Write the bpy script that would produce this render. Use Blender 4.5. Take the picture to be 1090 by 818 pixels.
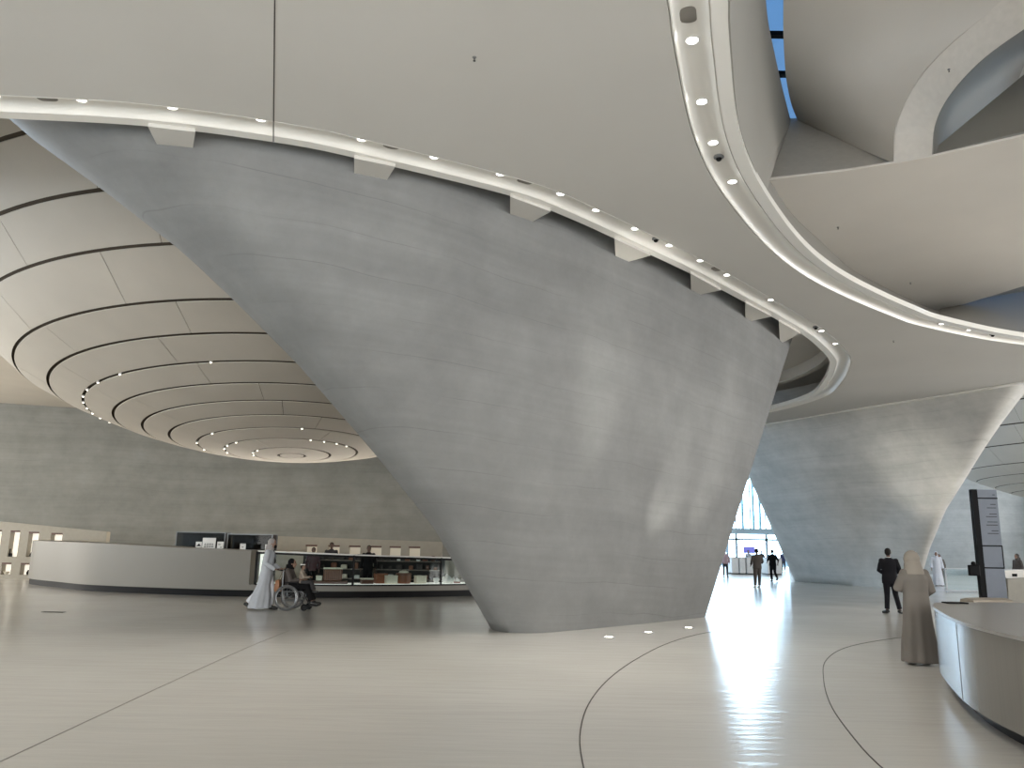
import bpy, math, random
from mathutils import Vector, Matrix, geometry
random.seed(7)
sc = bpy.context.scene
for o in list(bpy.data.objects):
    bpy.data.objects.remove(o)
R = math.radians
COL = sc.collection

# ------------------------------------------------------------------ camera
CAM_H, FOC, PITCH, ROLL = 1.65, 850.0, R(11.54), R(1.0)
cam_data = bpy.data.cameras.new('camera')
cam_data.sensor_fit = 'HORIZONTAL'
cam_data.sensor_width = 36.0
cam_data.lens = 36.0 * FOC / 1090.0
cam_data.clip_start, cam_data.clip_end = 0.05, 600
cam = bpy.data.objects.new('camera', cam_data)
COL.objects.link(cam)
cam.location = (0, 0, CAM_H)
cam.rotation_euler = (Matrix.Rotation(PITCH + math.pi / 2, 3, 'X') @ Matrix.Rotation(ROLL, 3, 'Z')).to_euler()
sc.camera = cam

# ------------------------------------------------------------------ colour management
sc.view_settings.view_transform = 'Standard'
sc.view_settings.look = 'None'
sc.view_settings.gamma = 1.0
sc.view_settings.use_curve_mapping = False
sc.view_settings.exposure = -0.25
sc.cycles.max_bounces = 8
sc.cycles.diffuse_bounces = 5
sc.cycles.glossy_bounces = 3
sc.cycles.transmission_bounces = 6
sc.cycles.sample_clamp_indirect = 6.0
sc.cycles.caustics_reflective = False
sc.cycles.caustics_refractive = False

# ------------------------------------------------------------------ sky, sun, large added fill lights
world = bpy.data.worlds.new('sky')
sc.world = world
world.use_nodes = True
wn = world.node_tree
wn.nodes.clear()
wo = wn.nodes.new('ShaderNodeOutputWorld')
wb = wn.nodes.new('ShaderNodeBackground')
wt = wn.nodes.new('ShaderNodeTexCoord')
ws = wn.nodes.new('ShaderNodeSeparateXYZ')
wr = wn.nodes.new('ShaderNodeValToRGB')
wr.color_ramp.elements[0].position = 0.0
wr.color_ramp.elements[0].color = (9.5, 12.5, 16.0, 1)
wr.color_ramp.elements[1].position = 0.75
wr.color_ramp.elements[1].color = (0.17, 0.42, 0.92, 1)
e = wr.color_ramp.elements.new(0.16)
e.color = (8.5, 12.0, 16.0, 1)
e = wr.color_ramp.elements.new(0.30)
e.color = (0.35, 0.65, 1.0, 1)
e = wr.color_ramp.elements.new(0.45)
e.color = (0.26, 0.52, 1.0, 1)
wn.links.new(wt.outputs['Generated'], ws.inputs[0])
wn.links.new(ws.outputs['Z'], wr.inputs[0])
wn.links.new(wr.outputs[0], wb.inputs[0])
wn.links.new(wb.outputs[0], wo.inputs[0])
wb.inputs[1].default_value = 1.0

def sun_light(name, direction, strength, color, angle=0.6):
    l = bpy.data.lights.new(name, 'SUN')
    l.energy, l.color, l.angle = strength, color, R(angle)
    o = bpy.data.objects.new(name, l)
    o.rotation_euler = Vector(direction).to_track_quat('-Z', 'Y').to_euler()
    COL.objects.link(o)
    return o

def area_light(name, loc, direction, sx, sy, power, color):
    l = bpy.data.lights.new(name, 'AREA')
    l.shape, l.size, l.size_y, l.energy, l.color = 'RECTANGLE', sx, sy, power, color
    o = bpy.data.objects.new(name, l)
    o.location = loc
    o.rotation_euler = Vector(direction).to_track_quat('-Z', 'Y').to_euler()
    COL.objects.link(o)
    return o

WARM = (1.0, 0.965, 0.92)
area_light('foyer_fill_light', (0, -10, 4.2), (0, 1, 0.22), 40, 6.5, 6200, WARM)  # added fill behind the camera, evens out the interior light
area_light('left_hall_fill', (-30, 27, 3.6), (1, 0.05, 0.14), 30, 6.4, 3400, (1.0, 0.96, 0.89))  # unseen fill added off frame for the bowl and left hall
area_light('shelf_wall_hidden_fill', (-9.5, 35.2, 1.2), (0, -0.75, 1), 9, 1.0, 900, (1.0, 0.92, 0.80))  # added fill hidden behind the shelf wall, lifts the bowl centre
area_light('right_hall_fill', (36, 18, 4.5), (-1, 0.15, 0.1), 30, 7, 7000, (1.0, 0.96, 0.91))  # off-frame fill added to brighten the distant pylon
area_light('far_right_hall_fill', (44, 52, 6.0), (-1, -0.1, 0.1), 26, 7, 2400, (0.95, 0.96, 1.0))  # added side fill, no fixture modelled
area_light('entrance_hall_fill', (16, 74, 9.0), (0.1, -1, -0.1), 26, 9, 2500, (0.8, 0.9, 1.0))  # added cool panel, stands in for daylight from the glass front

# ------------------------------------------------------------------ projection helper (photo pixel -> place)
def ray(px, py):
    u, v = px - 545.0, 409.0 - py
    c, s = math.cos(ROLL), math.sin(ROLL)
    x, y = u * c - v * s, u * s + v * c
    d = Vector((x, FOC * math.cos(PITCH) - y * math.sin(PITCH), FOC * math.sin(PITCH) + y * math.cos(PITCH)))
    return d / d.y

def atz(px, py, z):
    d = ray(px, py)
    return d * ((z - CAM_H) / d.z) + Vector((0, 0, CAM_H))

def aty(px, py, y):
    return ray(px, py) * y + Vector((0, 0, CAM_H))

# ------------------------------------------------------------------ materials
MATS = {}
def mat(name, color, rough=0.6, metal=0.0, noise=None, bump=None, emit=None, trans=0.0, spec=0.5, coat=0.0):
    """noise=(scale xyz, amount) varies the colour; bump=(scale xyz, strength, distance)."""
    if name in MATS:
        return MATS[name]
    m = bpy.data.materials.new(name)
    m.use_nodes = True
    nt = m.node_tree
    b = nt.nodes['Principled BSDF']
    b.inputs['Base Color'].default_value = (*color, 1)
    b.inputs['Roughness'].default_value = rough
    b.inputs['Metallic'].default_value = metal
    b.inputs['Specular IOR Level'].default_value = spec
    b.inputs['Coat Weight'].default_value = coat
    if trans:
        b.inputs['Transmission Weight'].default_value = trans
        b.inputs['IOR'].default_value = 1.45
    if emit:
        b.inputs['Emission Color'].default_value = (*emit[0], 1)
        b.inputs['Emission Strength'].default_value = emit[1]
    if noise is None and not emit and not trans:
        noise = ((6, 6, 6), 0.05)
    if noise or bump:
        g = nt.nodes.new('ShaderNodeNewGeometry')
    def noisy(sc3, detail=4.0):
        mp = nt.nodes.new('ShaderNodeMapping')
        mp.inputs['Scale'].default_value = sc3
        nt.links.new(g.outputs['Position'], mp.inputs[0])
        n = nt.nodes.new('ShaderNodeTexNoise')
        n.inputs['Scale'].default_value = 1.0
        n.inputs['Detail'].default_value = detail
        nt.links.new(mp.outputs[0], n.inputs['Vector'])
        return n.outputs['Fac']
    if noise:
        f = noisy(noise[0])
        mr = nt.nodes.new('ShaderNodeMapRange')
        mr.inputs['From Min'].default_value, mr.inputs['From Max'].default_value = 0.25, 0.75
        mr.inputs['To Min'].default_value, mr.inputs['To Max'].default_value = 1 - noise[1], 1 + noise[1]
        nt.links.new(f, mr.inputs['Value'])
        mx = nt.nodes.new('ShaderNodeVectorMath')
        mx.operation = 'SCALE'
        mx.inputs[0].default_value = color
        nt.links.new(mr.outputs[0], mx.inputs['Scale'])
        nt.links.new(mx.outputs[0], b.inputs['Base Color'])
    if bump:
        f = noisy(bump[0])
        bm = nt.nodes.new('ShaderNodeBump')
        bm.inputs['Strength'].default_value = bump[1]
        bm.inputs['Distance'].default_value = bump[2]
        nt.links.new(f, bm.inputs['Height'])
        nt.links.new(bm.outputs[0], b.inputs['Normal'])
    MATS[name] = m
    return m

def concrete(name, color, lift=1.0, tilt=(0.0, 0.0)):
    """rammed, board-layered concrete: wavering horizontal strata, mottling and pale blooms."""
    m = bpy.data.materials.new(name)
    m.use_nodes = True
    nt = m.node_tree
    N, L = nt.nodes.new, nt.links.new
    b = nt.nodes['Principled BSDF']
    b.inputs['Roughness'].default_value = 0.62
    b.inputs['Specular IOR Level'].default_value = 0.35
    g = N('ShaderNodeNewGeometry')
    # warp the height with low noise so the layers undulate
    warp = N('ShaderNodeTexNoise')
    warp.inputs['Scale'].default_value = 0.22
    warp.inputs['Detail'].default_value = 3
    L(g.outputs['Position'], warp.inputs['Vector'])
    sep = N('ShaderNodeSeparateXYZ')
    L(g.outputs['Position'], sep.inputs[0])
    ma = N('ShaderNodeMath'); ma.operation = 'MULTIPLY_ADD'
    L(warp.outputs['Fac'], ma.inputs[0]); ma.inputs[1].default_value = 0.55
    tl = N('ShaderNodeMath'); tl.operation = 'MULTIPLY_ADD'
    L(sep.outputs['X'], tl.inputs[0]); tl.inputs[1].default_value = tilt[0]
    L(sep.outputs['Z'], tl.inputs[2])
    L(tl.outputs[0], ma.inputs[2])
    def band(freq, xy, detail, off):
        c = N('ShaderNodeCombineXYZ')
        z = N('ShaderNodeMath'); z.operation = 'MULTIPLY'; z.inputs[1].default_value = freq
        L(ma.outputs[0], z.inputs[0])
        x = N('ShaderNodeMath'); x.operation = 'MULTIPLY_ADD'; x.inputs[1].default_value = xy; x.inputs[2].default_value = off
        L(sep.outputs['X'], x.inputs[0])
        y = N('ShaderNodeMath'); y.operation = 'MULTIPLY'; y.inputs[1].default_value = xy
        L(sep.outputs['Y'], y.inputs[0])
        L(x.outputs[0], c.inputs[0]); L(y.outputs[0], c.inputs[1]); L(z.outputs[0], c.inputs[2])
        n = N('ShaderNodeTexNoise'); n.inputs['Scale'].default_value = 1; n.inputs['Detail'].default_value = detail
        L(c.outputs[0], n.inputs['Vector'])
        return n.outputs['Fac']
    def rng(f, a, c, lo, hi):
        r = N('ShaderNodeMapRange')
        r.inputs['From Min'].default_value, r.inputs['From Max'].default_value = a, c
        r.inputs['To Min'].default_value, r.inputs['To Max'].default_value = lo, hi
        L(f, r.inputs['Value'])
        return r.outputs[0]
    def mul(a, c):
        k = N('ShaderNodeMath'); k.operation = 'MULTIPLY'; L(a, k.inputs[0]); L(c, k.inputs[1]); return k.outputs[0]
    f1 = rng(band(1.6, 0.08, 3, 0), 0.3, 0.7, 0.93, 1.07)
    f2 = rng(band(9.0, 0.35, 4, 5), 0.3, 0.7, 0.96, 1.04)
    mot = N('ShaderNodeTexNoise'); mot.inputs['Scale'].default_value = 0.8; mot.inputs['Detail'].default_value = 9; mot.inputs['Roughness'].default_value = 0.68
    L(g.outputs['Position'], mot.inputs['Vector'])
    f3 = rng(mot.outputs['Fac'], 0.3, 0.72, 0.84, 1.14)
    # the pour joints: thin dark lines where layers meet, fading in and out
    fr = N('ShaderNodeMath'); fr.operation = 'FRACT'
    sc_ = N('ShaderNodeMath'); sc_.operation = 'MULTIPLY'; sc_.inputs[1].default_value = 1.55
    L(ma.outputs[0], sc_.inputs[0]); L(sc_.outputs[0], fr.inputs[0])
    ln = rng(fr.outputs[0], 0.0, 0.028, 1.0, 0.0)
    msk = rng(band(1.0, 0.5, 4, 11), 0.40, 0.58, 0.0, 0.26)
    lm = mul(ln, msk)
    inv = N('ShaderNodeMath'); inv.operation = 'SUBTRACT'; inv.inputs[0].default_value = 1.0; L(lm, inv.inputs[1])
    t = mul(mul(mul(f1, f2), f3), inv.outputs[0])
    v = N('ShaderNodeVectorMath'); v.operation = 'SCALE'; v.inputs[0].default_value = [c * lift for c in color]
    L(t, v.inputs['Scale'])
    L(v.outputs[0], b.inputs['Base Color'])
    bm = N('ShaderNodeBump'); bm.inputs['Strength'].default_value = 0.35; bm.inputs['Distance'].default_value = 0.02
    L(t, bm.inputs['Height']); L(bm.outputs[0], b.inputs['Normal'])
    return m

def floor_material():
    m = bpy.data.materials.new('polished_floor')
    m.use_nodes = True
    nt = m.node_tree
    N, L = nt.nodes.new, nt.links.new
    b = nt.nodes['Principled BSDF']
    b.inputs['Roughness'].default_value = 0.2
    b.inputs['Specular IOR Level'].default_value = 0.5
    b.inputs['Coat Weight'].default_value = 0.5
    b.inputs['Coat Roughness'].default_value = 0.42
    g = N('ShaderNodeNewGeometry')
    n = N('ShaderNodeTexNoise'); n.inputs['Scale'].default_value = 0.5; n.inputs['Detail'].default_value = 6
    L(g.outputs['Position'], n.inputs['Vector'])
    r = N('ShaderNodeValToRGB')
    r.color_ramp.elements[0].position = 0.3; r.color_ramp.elements[0].color = (0.50, 0.48, 0.44, 1)
    r.color_ramp.elements[1].position = 0.7; r.color_ramp.elements[1].color = (0.54, 0.52, 0.48, 1)
    L(n.outputs['Fac'], r.inputs[0])
    sp = N('ShaderNodeTexNoise'); sp.inputs['Scale'].default_value = 2.3; sp.inputs['Detail'].default_value = 5
    L(g.outputs['Position'], sp.inputs['Vector'])
    ms = N('ShaderNodeMapRange'); ms.inputs['From Min'].default_value = 0.66; ms.inputs['From Max'].default_value = 0.74
    ms.inputs['To Max'].default_value = 0.25
    L(sp.outputs['Fac'], ms.inputs['Value'])
    mx = N('ShaderNodeMixRGB'); mx.inputs[2].default_value = (0.55, 0.54, 0.52, 1)
    L(ms.outputs[0], mx.inputs[0]); L(r.outputs[0], mx.inputs[1]); L(mx.outputs[0], b.inputs['Base Color'])
    mr = N('ShaderNodeMapRange'); mr.inputs['To Min'].default_value = 0.12; mr.inputs['To Max'].default_value = 0.22
    L(n.outputs['Fac'], mr.inputs['Value']); L(mr.outputs[0], b.inputs['Roughness'])
    # trowel ripples running across
    mp = N('ShaderNodeMapping'); mp.inputs['Scale'].default_value = (0.9, 5.0, 1)
    L(g.outputs['Position'], mp.inputs[0])
    w = N('ShaderNodeTexNoise'); w.inputs['Scale'].default_value = 1; w.inputs['Detail'].default_value = 3
    L(mp.outputs[0], w.inputs['Vector'])
    bm = N('ShaderNodeBump'); bm.inputs['Strength'].default_value = 0.22; bm.inputs['Distance'].default_value = 0.03
    L(w.outputs['Fac'], bm.inputs['Height']); L(bm.outputs[0], b.inputs['Normal'])
    return m

M_FLOOR = floor_material()
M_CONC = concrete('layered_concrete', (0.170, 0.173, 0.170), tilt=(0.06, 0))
M_CONC2 = concrete('layered_concrete_far_lit', (0.46, 0.45, 0.42))  # same concrete, paler to stand in for light on the far pylon
M_CONCW = concrete('wall_concrete', (0.235, 0.233, 0.212))
M_CONCP = concrete('pale_wall_concrete', (0.42, 0.43, 0.42))
M_PLAS = mat('ceiling_plaster', (0.515, 0.50, 0.465), 0.75, noise=((0.35, 0.35, 0.35), 0.035))
M_RIM = mat('white_gloss_rim', (0.80, 0.78, 0.73), 0.28, noise=((1, 1, 1), 0.02), coat=0.3)
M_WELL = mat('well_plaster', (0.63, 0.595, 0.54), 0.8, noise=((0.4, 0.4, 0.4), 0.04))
M_WELL_SHADE = mat('well_plaster_shaded', (0.26, 0.25, 0.225), 0.8, noise=((0.4, 0.4, 0.4), 0.04))  # well plaster darkened, the shade of the well put into its colour
M_RING = mat('ring_panel', (0.47, 0.425, 0.36), 0.7, noise=((0.7, 0.7, 0.7), 0.05))
M_RINGB = mat('groove_dark', (0.07, 0.055, 0.04), 0.8, spec=0.12)
M_LINE = mat('joint_dark', (0.07, 0.065, 0.06), 0.7, spec=0.12)
M_BLACK = mat('black_paint', (0.004, 0.004, 0.0045), 0.45, spec=0.12)
M_DARK = mat('dark_grey', (0.05, 0.047, 0.045), 0.5, spec=0.12)
M_WHITE = mat('white_paint', (0.8, 0.79, 0.76), 0.4)
M_COUNT = mat('counter_finish', (0.195, 0.182, 0.157), 0.45, noise=((0.6, 0.6, 0.6), 0.04))
M_SHELFW = mat('shelf_wall_finish', (0.34, 0.31, 0.255), 0.6)
M_LIT = mat('lit_panel', (0.9, 0.86, 0.78), 0.5, emit=((1.0, 0.93, 0.80), 0.9))
M_NICHE = mat('niche_back', (0.6, 0.55, 0.45), 0.6, emit=((1.0, 0.90, 0.72), 0.28))
M_LITS = mat('lit_shelf', (0.9, 0.88, 0.82), 0.5, emit=((1.0, 0.95, 0.86), 0.5))
M_LAMP = mat('lamp_glow', (1, 1, 1), 0.5, emit=((1.0, 0.97, 0.9), 14.0))
M_LAMPS = mat('small_lamp_glow', (1, 1, 1), 0.5, emit=((1.0, 0.93, 0.8), 9.0))
M_STEEL = mat('brushed_steel', (0.30, 0.31, 0.32), 0.45, 0.3)
M_GREYM = mat('grey_metal', (0.22, 0.225, 0.23), 0.4, 0.6)
M_LEATH = mat('brown_leather', (0.21, 0.075, 0.035), 0.45)
M_LEATD = mat('dark_brown_leather', (0.09, 0.035, 0.02), 0.45)
M_CREAM = mat('cream_box', (0.72, 0.66, 0.54), 0.5)
M_SKIN = mat('skin', (0.25, 0.15, 0.105), 0.55, noise=((20, 20, 20), 0.06))
M_SKIN2 = mat('darker_skin', (0.12, 0.07, 0.05), 0.55, noise=((20, 20, 20), 0.06))
M_HAIR = mat('dark_hair', (0.012, 0.010, 0.009), 0.6, noise=((60, 60, 60), 0.3), spec=0.12)
M_SUIT = mat('black_suit', (0.010, 0.010, 0.013), 0.75, spec=0.12)
M_ABAYA = mat('taupe_cloth', (0.14, 0.126, 0.112), 0.8, noise=((3, 3, 3), 0.06), spec=0.12)
M_HOOD = mat('pale_taupe_cloth', (0.22, 0.195, 0.165), 0.8, noise=((5, 5, 5), 0.06), spec=0.12)
M_THOBE = mat('pale_blue_grey_cloth', (0.42, 0.44, 0.47), 0.8, spec=0.12)
M_THOBEW = mat('white_cloth', (0.62, 0.64, 0.68), 0.8, spec=0.12)
M_GREYC = mat('grey_brown_cloth', (0.08, 0.07, 0.066), 0.8, spec=0.12)
M_GREYC2 = mat('dark_grey_cloth', (0.05, 0.048, 0.05), 0.8, spec=0.12)
M_TAUPE = mat('grey_taupe_jacket', (0.075, 0.065, 0.06), 0.8, spec=0.12)
M_BLKC = mat('black_cloth', (0.008, 0.008, 0.009), 0.85, spec=0.12)
M_SHOE = mat('black_leather_shoe', (0.01, 0.01, 0.01), 0.35)
M_SHOEW = mat('white_shoe', (0.7, 0.7, 0.7), 0.5)
M_RUBBER = mat('tyre_rubber', (0.10, 0.10, 0.10), 0.6)
M_CHROME = mat('chrome', (0.30, 0.30, 0.30), 0.3, 1.0)
M_DESK = mat('desk_finish', (0.125, 0.115, 0.10), 0.22, noise=((30, 30, 0.5), 0.04), bump=((45, 45, 0.6), 0.12, 0.004))
M_DESKT = mat('desk_top_finish', (0.235, 0.22, 0.20), 0.28)
M_PLINTH = mat('black_plinth', (0.006, 0.006, 0.007), 0.5, spec=0.12)
M_TOTEM = mat('blue_grey_sign_panel', (0.16, 0.18, 0.22), 0.4)
M_TOTEMT = mat('sign_lettering', (0.03, 0.033, 0.04), 0.5)
M_PAVE = mat('outdoor_paving', (0.72, 0.72, 0.70), 0.8)
M_OUTB = mat('outdoor_pale_facade', (0.75, 0.80, 0.80), 0.7)
M_FIN = mat('pale_green_fin', (0.30, 0.45, 0.45), 0.5)
M_MULL = mat('mullion', (0.42, 0.46, 0.46), 0.4)
M_SCREEN = mat('blue_screen', (0.05, 0.05, 0.2), 0.3, emit=((0.12, 0.14, 0.75), 0.8))
M_BEIGEB = mat('beige_upholstery', (0.36, 0.31, 0.25), 0.7)
M_SAGE = mat('pedestal_stone', (0.30, 0.285, 0.25), 0.6)

def glass_mat(name, tint=(0.9, 0.95, 0.95), refl=0.12):
    m = bpy.data.materials.new(name)
    m.use_nodes = True
    nt = m.node_tree
    nt.nodes.clear()
    o = nt.nodes.new('ShaderNodeOutputMaterial')
    t = nt.nodes.new('ShaderNodeBsdfTransparent'); t.inputs[0].default_value = (*tint, 1)
    g = nt.nodes.new('ShaderNodeBsdfGlossy'); g.inputs['Roughness'].default_value = 0.03
    x = nt.nodes.new('ShaderNodeMixShader')
    lw = nt.nodes.new('ShaderNodeLayerWeight'); lw.inputs[0].default_value = refl
    nt.links.new(lw.outputs['Facing'], x.inputs[0])
    nt.links.new(t.outputs[0], x.inputs[1]); nt.links.new(g.outputs[0], x.inputs[2])
    nt.links.new(x.outputs[0], o.inputs[0])
    return m
M_GLASS = glass_mat('clear_glass')
M_GLASSD = glass_mat('dark_glass', (0.35, 0.35, 0.34), 0.15)

# ------------------------------------------------------------------ mesh helpers
class MB:
    def __init__(s):
        s.v, s.f = [], []
    def add(s, vs, fs):
        n = len(s.v)
        s.v += [tuple(v) for v in vs]
        s.f += [tuple(i + n for i in f) for f in fs]
        return s
    def box(s, c, d, rz=0.0, mtx=None):
        hx, hy, hz = d[0] / 2, d[1] / 2, d[2] / 2
        vs = [Vector((x, y, z)) for z in (-hz, hz) for x, y in ((-hx, -hy), (hx, -hy), (hx, hy), (-hx, hy))]
        m = mtx if mtx is not None else Matrix.Rotation(rz, 3, 'Z')
        vs = [m @ v + Vector(c) for v in vs]
        return s.add(vs, [(3, 2, 1, 0), (4, 5, 6, 7), (0, 1, 5, 4), (1, 2, 6, 5), (2, 3, 7, 6), (3, 0, 4, 7)])
    def rings(s, rings, closed=True, cap=True):
        n = len(rings[0])
        vs = [p for r in rings for p in r]
        fs = []
        for i in range(len(rings) - 1):
            for j in range(n if closed else n - 1):
                k = (j + 1) % n
                fs.append((i * n + j, i * n + k, (i + 1) * n + k, (i + 1) * n + j))
        if cap and closed:
            fs.append(tuple(range(n - 1, -1, -1)))
            fs.append(tuple((len(rings) - 1) * n + j for j in range(n)))
        return s.add(vs, fs)
    def tube(s, pts, rad, n=10, flat=1.0, up=None):
        pts = [Vector(p) for p in pts]
        if not hasattr(rad, '__len__'):
            rad = [rad] * len(pts)
        u = None
        rr = []
        for i, p in enumerate(pts):
            t = (pts[min(i + 1, len(pts) - 1)] - pts[max(i - 1, 0)])
            t = t.normalized() if t.length > 1e-9 else Vector((0, 0, 1))
            if u is None:
                a = Vector(up) if up else (Vector((0, 0, 1)) if abs(t.z) < 0.9 else Vector((0, 1, 0)))
                u = (a - t * a.dot(t)).normalized()
            else:
                u = (u - t * u.dot(t)).normalized()
            w = t.cross(u)
            rr.append([p + u * (math.cos(2 * math.pi * k / n) * rad[i] * flat) + w * (math.sin(2 * math.pi * k / n) * rad[i]) for k in range(n)])
        return s.rings(rr)
    def ellipsoid(s, c, r, nu=16, nv=12, mtx=None):
        rr = []
        for i in range(1, nv):
            a = math.pi * i / nv
            rr.append([Vector((r[0] * math.sin(a) * math.cos(2 * math.pi * j / nu), r[1] * math.sin(a) * math.sin(2 * math.pi * j / nu), -r[2] * math.cos(a))) for j in range(nu)])
        vs = [p for q in rr for p in q]
        fs = []
        for i in range(len(rr) - 1):
            for j in range(nu):
                k = (j + 1) % nu
                fs.append((i * nu + j, i * nu + k, (i + 1) * nu + k, (i + 1) * nu + j))
        b, t = len(vs), len(vs) + 1
        vs += [Vector((0, 0, -r[2])), Vector((0, 0, r[2]))]
        for j in range(nu):
            k = (j + 1) % nu
            fs.append((b, k, j))
            fs.append((t, (len(rr) - 1) * nu + j, (len(rr) - 1) * nu + k))
        if mtx is not None:
            vs = [mtx @ v for v in vs]
        return s.add([v + Vector(c) for v in vs], fs)
    def lathe(s, prof, c=(0, 0, 0), n=24, a0=0.0, a1=2 * math.pi):
        full = abs(a1 - a0 - 2 * math.pi) < 1e-6
        m = n if full else n + 1
        rr = [[Vector((c[0] + r * math.cos(a0 + (a1 - a0) * j / n), c[1] + r * math.sin(a0 + (a1 - a0) * j / n), c[2] + z)) for j in range(m)] for r, z in prof]
        return s.rings(rr, closed=full, cap=full)
    def prism(s, loop, z0, z1):
        """vertical prism over a plan loop; z0/z1 numbers or lists per point"""
        n = len(loop)
        a = z0 if hasattr(z0, '__len__') else [z0] * n
        b = z1 if hasattr(z1, '__len__') else [z1] * n
        return s.poly_slab([Vector((p[0], p[1], a[i])) for i, p in enumerate(loop)], [Vector((p[0], p[1], b[i])) for i, p in enumerate(loop)])
    def poly_slab(s, lo, hi):
        n = len(lo)
        tris = geometry.tessellate_polygon([[Vector((p[0], p[1], 0)) for p in lo]])
        fs = [tuple(t) for t in tris] + [tuple(i + n for i in reversed(t)) for t in tris]
        fs += [(i, (i + 1) % n, n + (i + 1) % n, n + i) for i in range(n)]
        return s.add(list(lo) + list(hi), fs)
    def sheet(s, rows, thick=None):
        """grid of points rows[i][j]"""
        n = len(rows[0])
        return s.add([p for r in rows for p in r], [(i * n + j, i * n + j + 1, (i + 1) * n + j + 1, (i + 1) * n + j) for i in range(len(rows) - 1) for j in range(n - 1)])
    def build(s, name, material, parent=None, smooth=True, angle=35, label=None, voxel=None, solid=None, bevel=None, origin=None):
        me = bpy.data.meshes.new(name)
        me.from_pydata([tuple(v) for v in s.v], [], s.f)
        me.validate()
        import bmesh
        bm = bmesh.new(); bm.from_mesh(me)
        bmesh.ops.recalc_face_normals(bm, faces=bm.faces)
        bm.to_mesh(me); bm.free()
        o = bpy.data.objects.new(name, me)
        if voxel or solid or bevel:
            COL.objects.link(o)
            if voxel:
                md = o.modifiers.new('r', 'REMESH'); md.mode = 'VOXEL'; md.voxel_size = voxel
                sm = o.modifiers.new('s', 'SMOOTH'); sm.iterations = 3; sm.factor = 0.5
            if solid:
                md = o.modifiers.new('t', 'SOLIDIFY'); md.thickness = solid; md.offset = 0
            if bevel:
                md = o.modifiers.new('b', 'BEVEL'); md.width = bevel; md.segments = 2; md.limit_method = 'ANGLE'
            dg = bpy.context.evaluated_depsgraph_get()
            m2 = bpy.data.meshes.new_from_object(o.evaluated_get(dg))
            COL.objects.unlink(o)
            o.modifiers.clear()
            o.data = m2
            me = m2
            me.name = name
        if not me.materials:
            me.materials.append(material)
        if smooth:
            me.shade_smooth()
            if not voxel:
                me.set_sharp_from_angle(angle=R(angle))
        if origin is not None:
            me.transform(Matrix.Translation(-Vector(origin)))
            o.location = origin
        COL.objects.link(o)
        if parent is not None:
            o.parent = parent
        if label:
            o['label'] = label
        return o

def thing(name, label, cat, loc=(0, 0, 0), rz=0.0, group=None):
    o = bpy.data.objects.new(name, None)
    o.empty_display_size = 0.1
    o.location, o.rotation_euler = loc, (0, 0, rz)
    COL.objects.link(o)
    return tag(o, label, cat, group)

def tag(o, label, cat, group=None):
    o['label'], o['category'] = label, cat
    if group:
        o['group'] = group
    return o

def struct(o):
    o['kind'] = 'structure'
    return o

def dup(o, loc=None, label=None, parent=None, rz=None):
    c = o.copy(); COL.objects.link(c)
    if parent is not None:
        c.parent = parent
    for ch in list(o.children):
        dup(ch, parent=c)
    if loc is not None:
        c.location = loc
    if rz is not None:
        c.rotation_euler = (0, 0, rz)
    if label:
        c['label'] = label
    return c

def spline(pts, per=6, closed=False):
    pts = [Vector(p) for p in pts]
    n = len(pts)
    out = []
    rng = range(n) if closed else range(n - 1)
    for i in rng:
        if closed:
            a, b, c, d = pts[(i - 1) % n], pts[i], pts[(i + 1) % n], pts[(i + 2) % n]
        else:
            b, c = pts[i], pts[i + 1]
            a = pts[i - 1] if i else b * 2 - c
            d = pts[i + 2] if i + 2 < n else c * 2 - b
        # centripetal-ish via plain Catmull-Rom
        for k in range(per):
            t = k / per
            out.append(0.5 * ((2 * b) + (c - a) * t + (2 * a - 5 * b + 4 * c - d) * t * t + (3 * b - a - 3 * c + d) * t ** 3))
    if not closed:
        out.append(pts[-1])
    return out

def resample(pts, step):
    out = [pts[0]]; acc = 0.0
    for a, b in zip(pts, pts[1:]):
        L_ = (b - a).length; p = 0.0
        while acc + (L_ - p) >= step:
            p += step - acc; acc = 0.0
            out.append(a.lerp(b, p / L_))
        acc += L_ - p
    out.append(pts[-1])
    return out

def offset2(pts, d):
    """offset a plan path; positive d = to the right-hand side of travel"""
    out = []
    for i, p in enumerate(pts):
        t = (pts[min(i + 1, len(pts) - 1)] - pts[max(i - 1, 0)]); t.z = 0; t.normalize()
        out.append(p + Vector((t.y, -t.x, 0)) * d)
    return out

def interp(x, tab):
    for (a, fa), (b, fb) in zip(tab, tab[1:]):
        if x <= b:
            return fa + (fb - fa) * (x - a) / (b - a)
    return tab[-1][1]

# ================================================================== SETTING
HC = 8.0          # ceiling height
RW = 0.66         # rim width

# ---- floor
mb = MB(); mb.box((10, 39, -0.15), (100, 102, 0.3))
struct(mb.build('floor', M_FLOOR, smooth=False))
mb = MB(); mb.box((20, 140, -0.17), (200, 99.8, 0.3))
struct(mb.build('ground', M_PAVE, smooth=False))

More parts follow.
